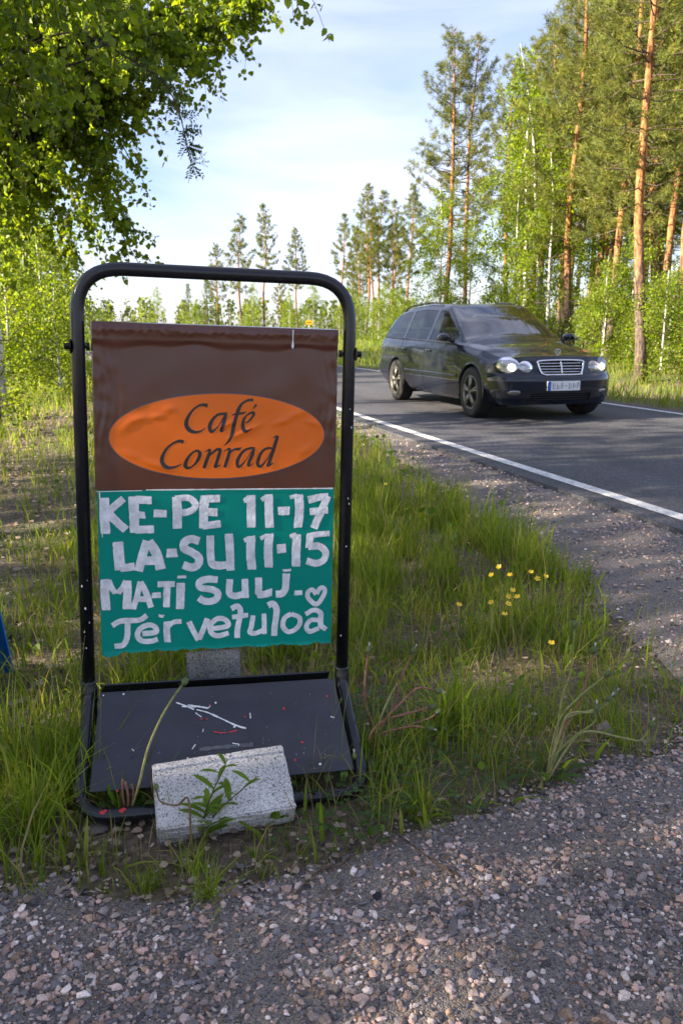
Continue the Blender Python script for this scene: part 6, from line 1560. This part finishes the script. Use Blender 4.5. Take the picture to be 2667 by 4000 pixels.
# willowherb sprout in front of the granite block
o = thing('willowherb_plant', (-.335, 1.70, SG), 'leafy green sprout growing in front of the pale granite block', 'plant'); rr = np.random.default_rng(6)
for tip, n in (((.065, .035, .205), 15), ((.02, .0, .11), 7), ((.135, .025, .165), 10)):
    p = spline([(0, 0, -.01), (tip[0] * .25, tip[1] * .2, tip[2] * .45), tip], 6); stm = MB().add(*tube(p, np.linspace(.0026, .0012, len(p)), 6), c=(.11, .085, .04)).build('stem', M['stem'], o)
    for k_ in range(n):
        f = .25 + .75 * k_ / n; c0 = np.array([np.interp(f, np.linspace(0, 1, len(p)), p[:, j]) for j in range(3)]); a = k_ * 2.4; L_ = .082 * (1.1 - .45 * f) * rr.uniform(.8, 1.2); d = unit(np.array([math.cos(a), math.sin(a) * .9, .75])); s = unit(np.cross(d, (0, 0, 1))) * L_ * .12
        P_ = []
        for g_ in np.linspace(0, 1, 6):
            e = math.sin(math.pi * (.1 + .9 * g_))**.8; m_ = c0 + d * L_ * g_ + np.array([0, 0, -.018]) * g_ * g_; P_ += [m_ - s * e + (0, 0, .003 * e), m_, m_ + s * e + (0, 0, .003 * e)]
        MB().add(P_, grid_faces(6, 3), None, np.array((.12, .195, .020)) * rr.uniform(.8, 1.2)).build('leaf', M['grass'], stm)
# dry brown stalk before the block, feathery tufts at the gravel edge
o = thing('dry_stalk', (-.345, 1.64, SG), 'dry brown stalk bent over the corner of the granite block', 'stalk'); p = spline([(0, 0, -.02), (.0, .0, .08), (-.005, .01, .155), (-.035, .03, .125), (-.075, .04, .128), (-.085, .045, .155)], 7); MB().add(*tube(p, np.linspace(.003, .002, len(p)), 6), c=(.17, .11, .055)).build('stem', M['stem'], o)
hb = MB(); seed_head(hb, p[-1], (0, 0, 1), .9, True); hb.build('seed_head', M['stem'], o, smooth=False)
def tuft(x, y, n, h, w, label, seed, col=1.15, name='grass_tuft'):
    rr = np.random.default_rng(seed); z = gz(np.array([x]), np.array([y]))[0]; k_ = rr.normal(0, .018, (n, 2))
    v, q, t, c = blades(rr, k_[:, 0], k_[:, 1], np.zeros(n), rr.uniform(.5, 1, n) * h, np.full(n, w), .9, col, .03); o = MB().add(v, q, t, c).build(name, M['grass'], smooth=False); o.location = (x, y, z); return tag(o, label, 'grass tuft', 'grass tufts at the gravel edge')
tuft(-.42, 1.545, 170, .075, .0014, 'fine feathery green tuft at the gravel edge below the granite block', 1)
tuft(-.29, 1.50, 60, .14, .0034, 'taller grass tuft rooted in the gravel edge, right of a feathery one', 2)
tuft(-.33, 1.60, 45, .12, .003, 'grass tuft against the front corner of the granite block', 3)
tuft(-.98, 1.60, 120, .24, .004, 'long grass tuft at the left border above the gravel', 4)
tuft(-.74, 1.72, 110, .26, .0045, 'long bladed grass tuft left of the front foot of the sign', 5)
tuft(-.70, 1.86, 60, .26, .0055, 'broad bladed grass tuft touching the lower left bend of the base', 6)
tuft(.20, 1.82, 70, .17, .0035, 'grass tuft at the verge edge right of the granite block', 7)
tuft(.33, 2.30, 60, .30, .005, 'tall light grass tuft in the verge between the dandelion clumps', 8, 1.3)
# twig lying from the grass over the gravel
tw = MB(); P_ = [np.array((x, y, float(LOTZ(np.array([x]), np.array([y]))[0]) + zz)) for x, y, zz in ((.072, 1.93, .11), (.080, 1.86, .06), (.092, 1.80, .028), (.118, 1.74, .016), (.155, 1.67, .014), (.20, 1.61, .014), (.26, 1.55, .013))]
p = spline(P_, 6); tw.add(*tube(p, np.linspace(.0016, .0032, len(p)), 6)); tw.add(*tube([p[14], p[14] + (.02, .01, .02)], .0015, 5)); tw.add(*tube([p[24], p[24] + (-.015, -.02, .004)], .0015, 5))
o = tw.build('twig', M['twig']); tag(o, 'thin grey twig reaching from the grass onto the gravel', 'twig')
tw = MB(); p = spline([(-.10, 1.50, SG + .02), (-.05, 1.575, SG + .022), (.0, 1.60, SG + .022), (.03, 1.625, SG + .03)], 6); tw.add(*tube(p, .003, 6)); o = tw.build('twig', M['twig']); tag(o, 'short dark twig lying along the gravel edge', 'twig')
# knapweed heads on the left
for i, (u, v, Y_, lab) in enumerate([(40, 1432, 2.5, 'upper dark round seed head at the left border'), (25, 1463, 2.5, 'lower dark round seed head at the left border'), (141, 1540, 2.45, 'dark round seed head left of the sign post')]):
    p = W(u, v, Y_); g = GZ(p[0], p[1]); o = thing('knapweed', (p[0] + .02, p[1], g), lab, 'plant', 'dark seed heads'); rel = np.array([-.02, 0, p[2] - g])
    pp = spline([(0, 0, 0), rel * (.3, 1, .5), rel], 6); MB().add(*tube(pp, .0014, 5), c=(.05, .06, .025)).build('stem', M['stem'], o)
    hb = MB(); q_ = unit(np.random.default_rng(i).normal(size=(60, 3))); s_ = unit(np.cross(q_, (0.3, .5, .8))) * .0022
    hb.add(np.stack([rel + q_ * .003 - s_, rel + q_ * .003 + s_, rel + q_ * .011], 1).reshape(-1, 3), None, np.arange(180).reshape(-1, 3), (.022, .018, .015)); hb.build('seed_head', M['stem'], o, smooth=False)

# ------------------------------------------------------------------ blue board on the left border, yellow road sign far off
M['blue'] = plain('blue_board', (.004, .13, .42), .4, var=.08)
o = thing('blue_board', (-1.432, 2.45, GZ(-1.432, 2.45)), 'blue folding board cut off by the left border of the picture', 'sign', rz=.15)
for s in (-1, 1):
    bm_ = MB(); z0, z1 = -.01, .62; wb, wt = .30, .272; y0, y1 = s * .17, s * .015
    v = [(-wb, y0, z0), (wb, y0, z0), (wt, y1, z1), (-wt, y1, z1)]; v += [(x_, y_ + .016 * s, z_) for x_, y_, z_ in v]
    bm_.add(v, [(0, 3, 2, 1), (4, 5, 6, 7), (0, 1, 5, 4), (1, 2, 6, 5), (2, 3, 7, 6), (3, 0, 4, 7)]).build('panel', M['blue'], o, smooth=False)
MB().add(*tube([(-.2, 0, .625), (.2, 0, .625)], .012, 8)).build('hinge', M['trim'], o)
o = thing('road_sign', (-2.52, 64, GZ(-2.52, 64)), 'small yellow road sign showing just above the board', 'road sign')
M['yellow'] = plain('sign_yellow', (.75, .36, .01), .4); M['post'] = plain('galvanised', (.35, .35, .36), .45, metal=.6)
MB().add(*tube([(0, 0, -.2), (0, 0, 1.86)], .03, 8)).build('post', M['post'], o)
zb = 1.32
pn = MB().add(*box(0, -.04, zb, .48, .02, .34)).build('sign_face', M['yellow'], o, smooth=False)
MB().add(*box(.02, -.053, zb, .32, .006, .05)).build('dark_mark', M['ink'], pn, smooth=False)
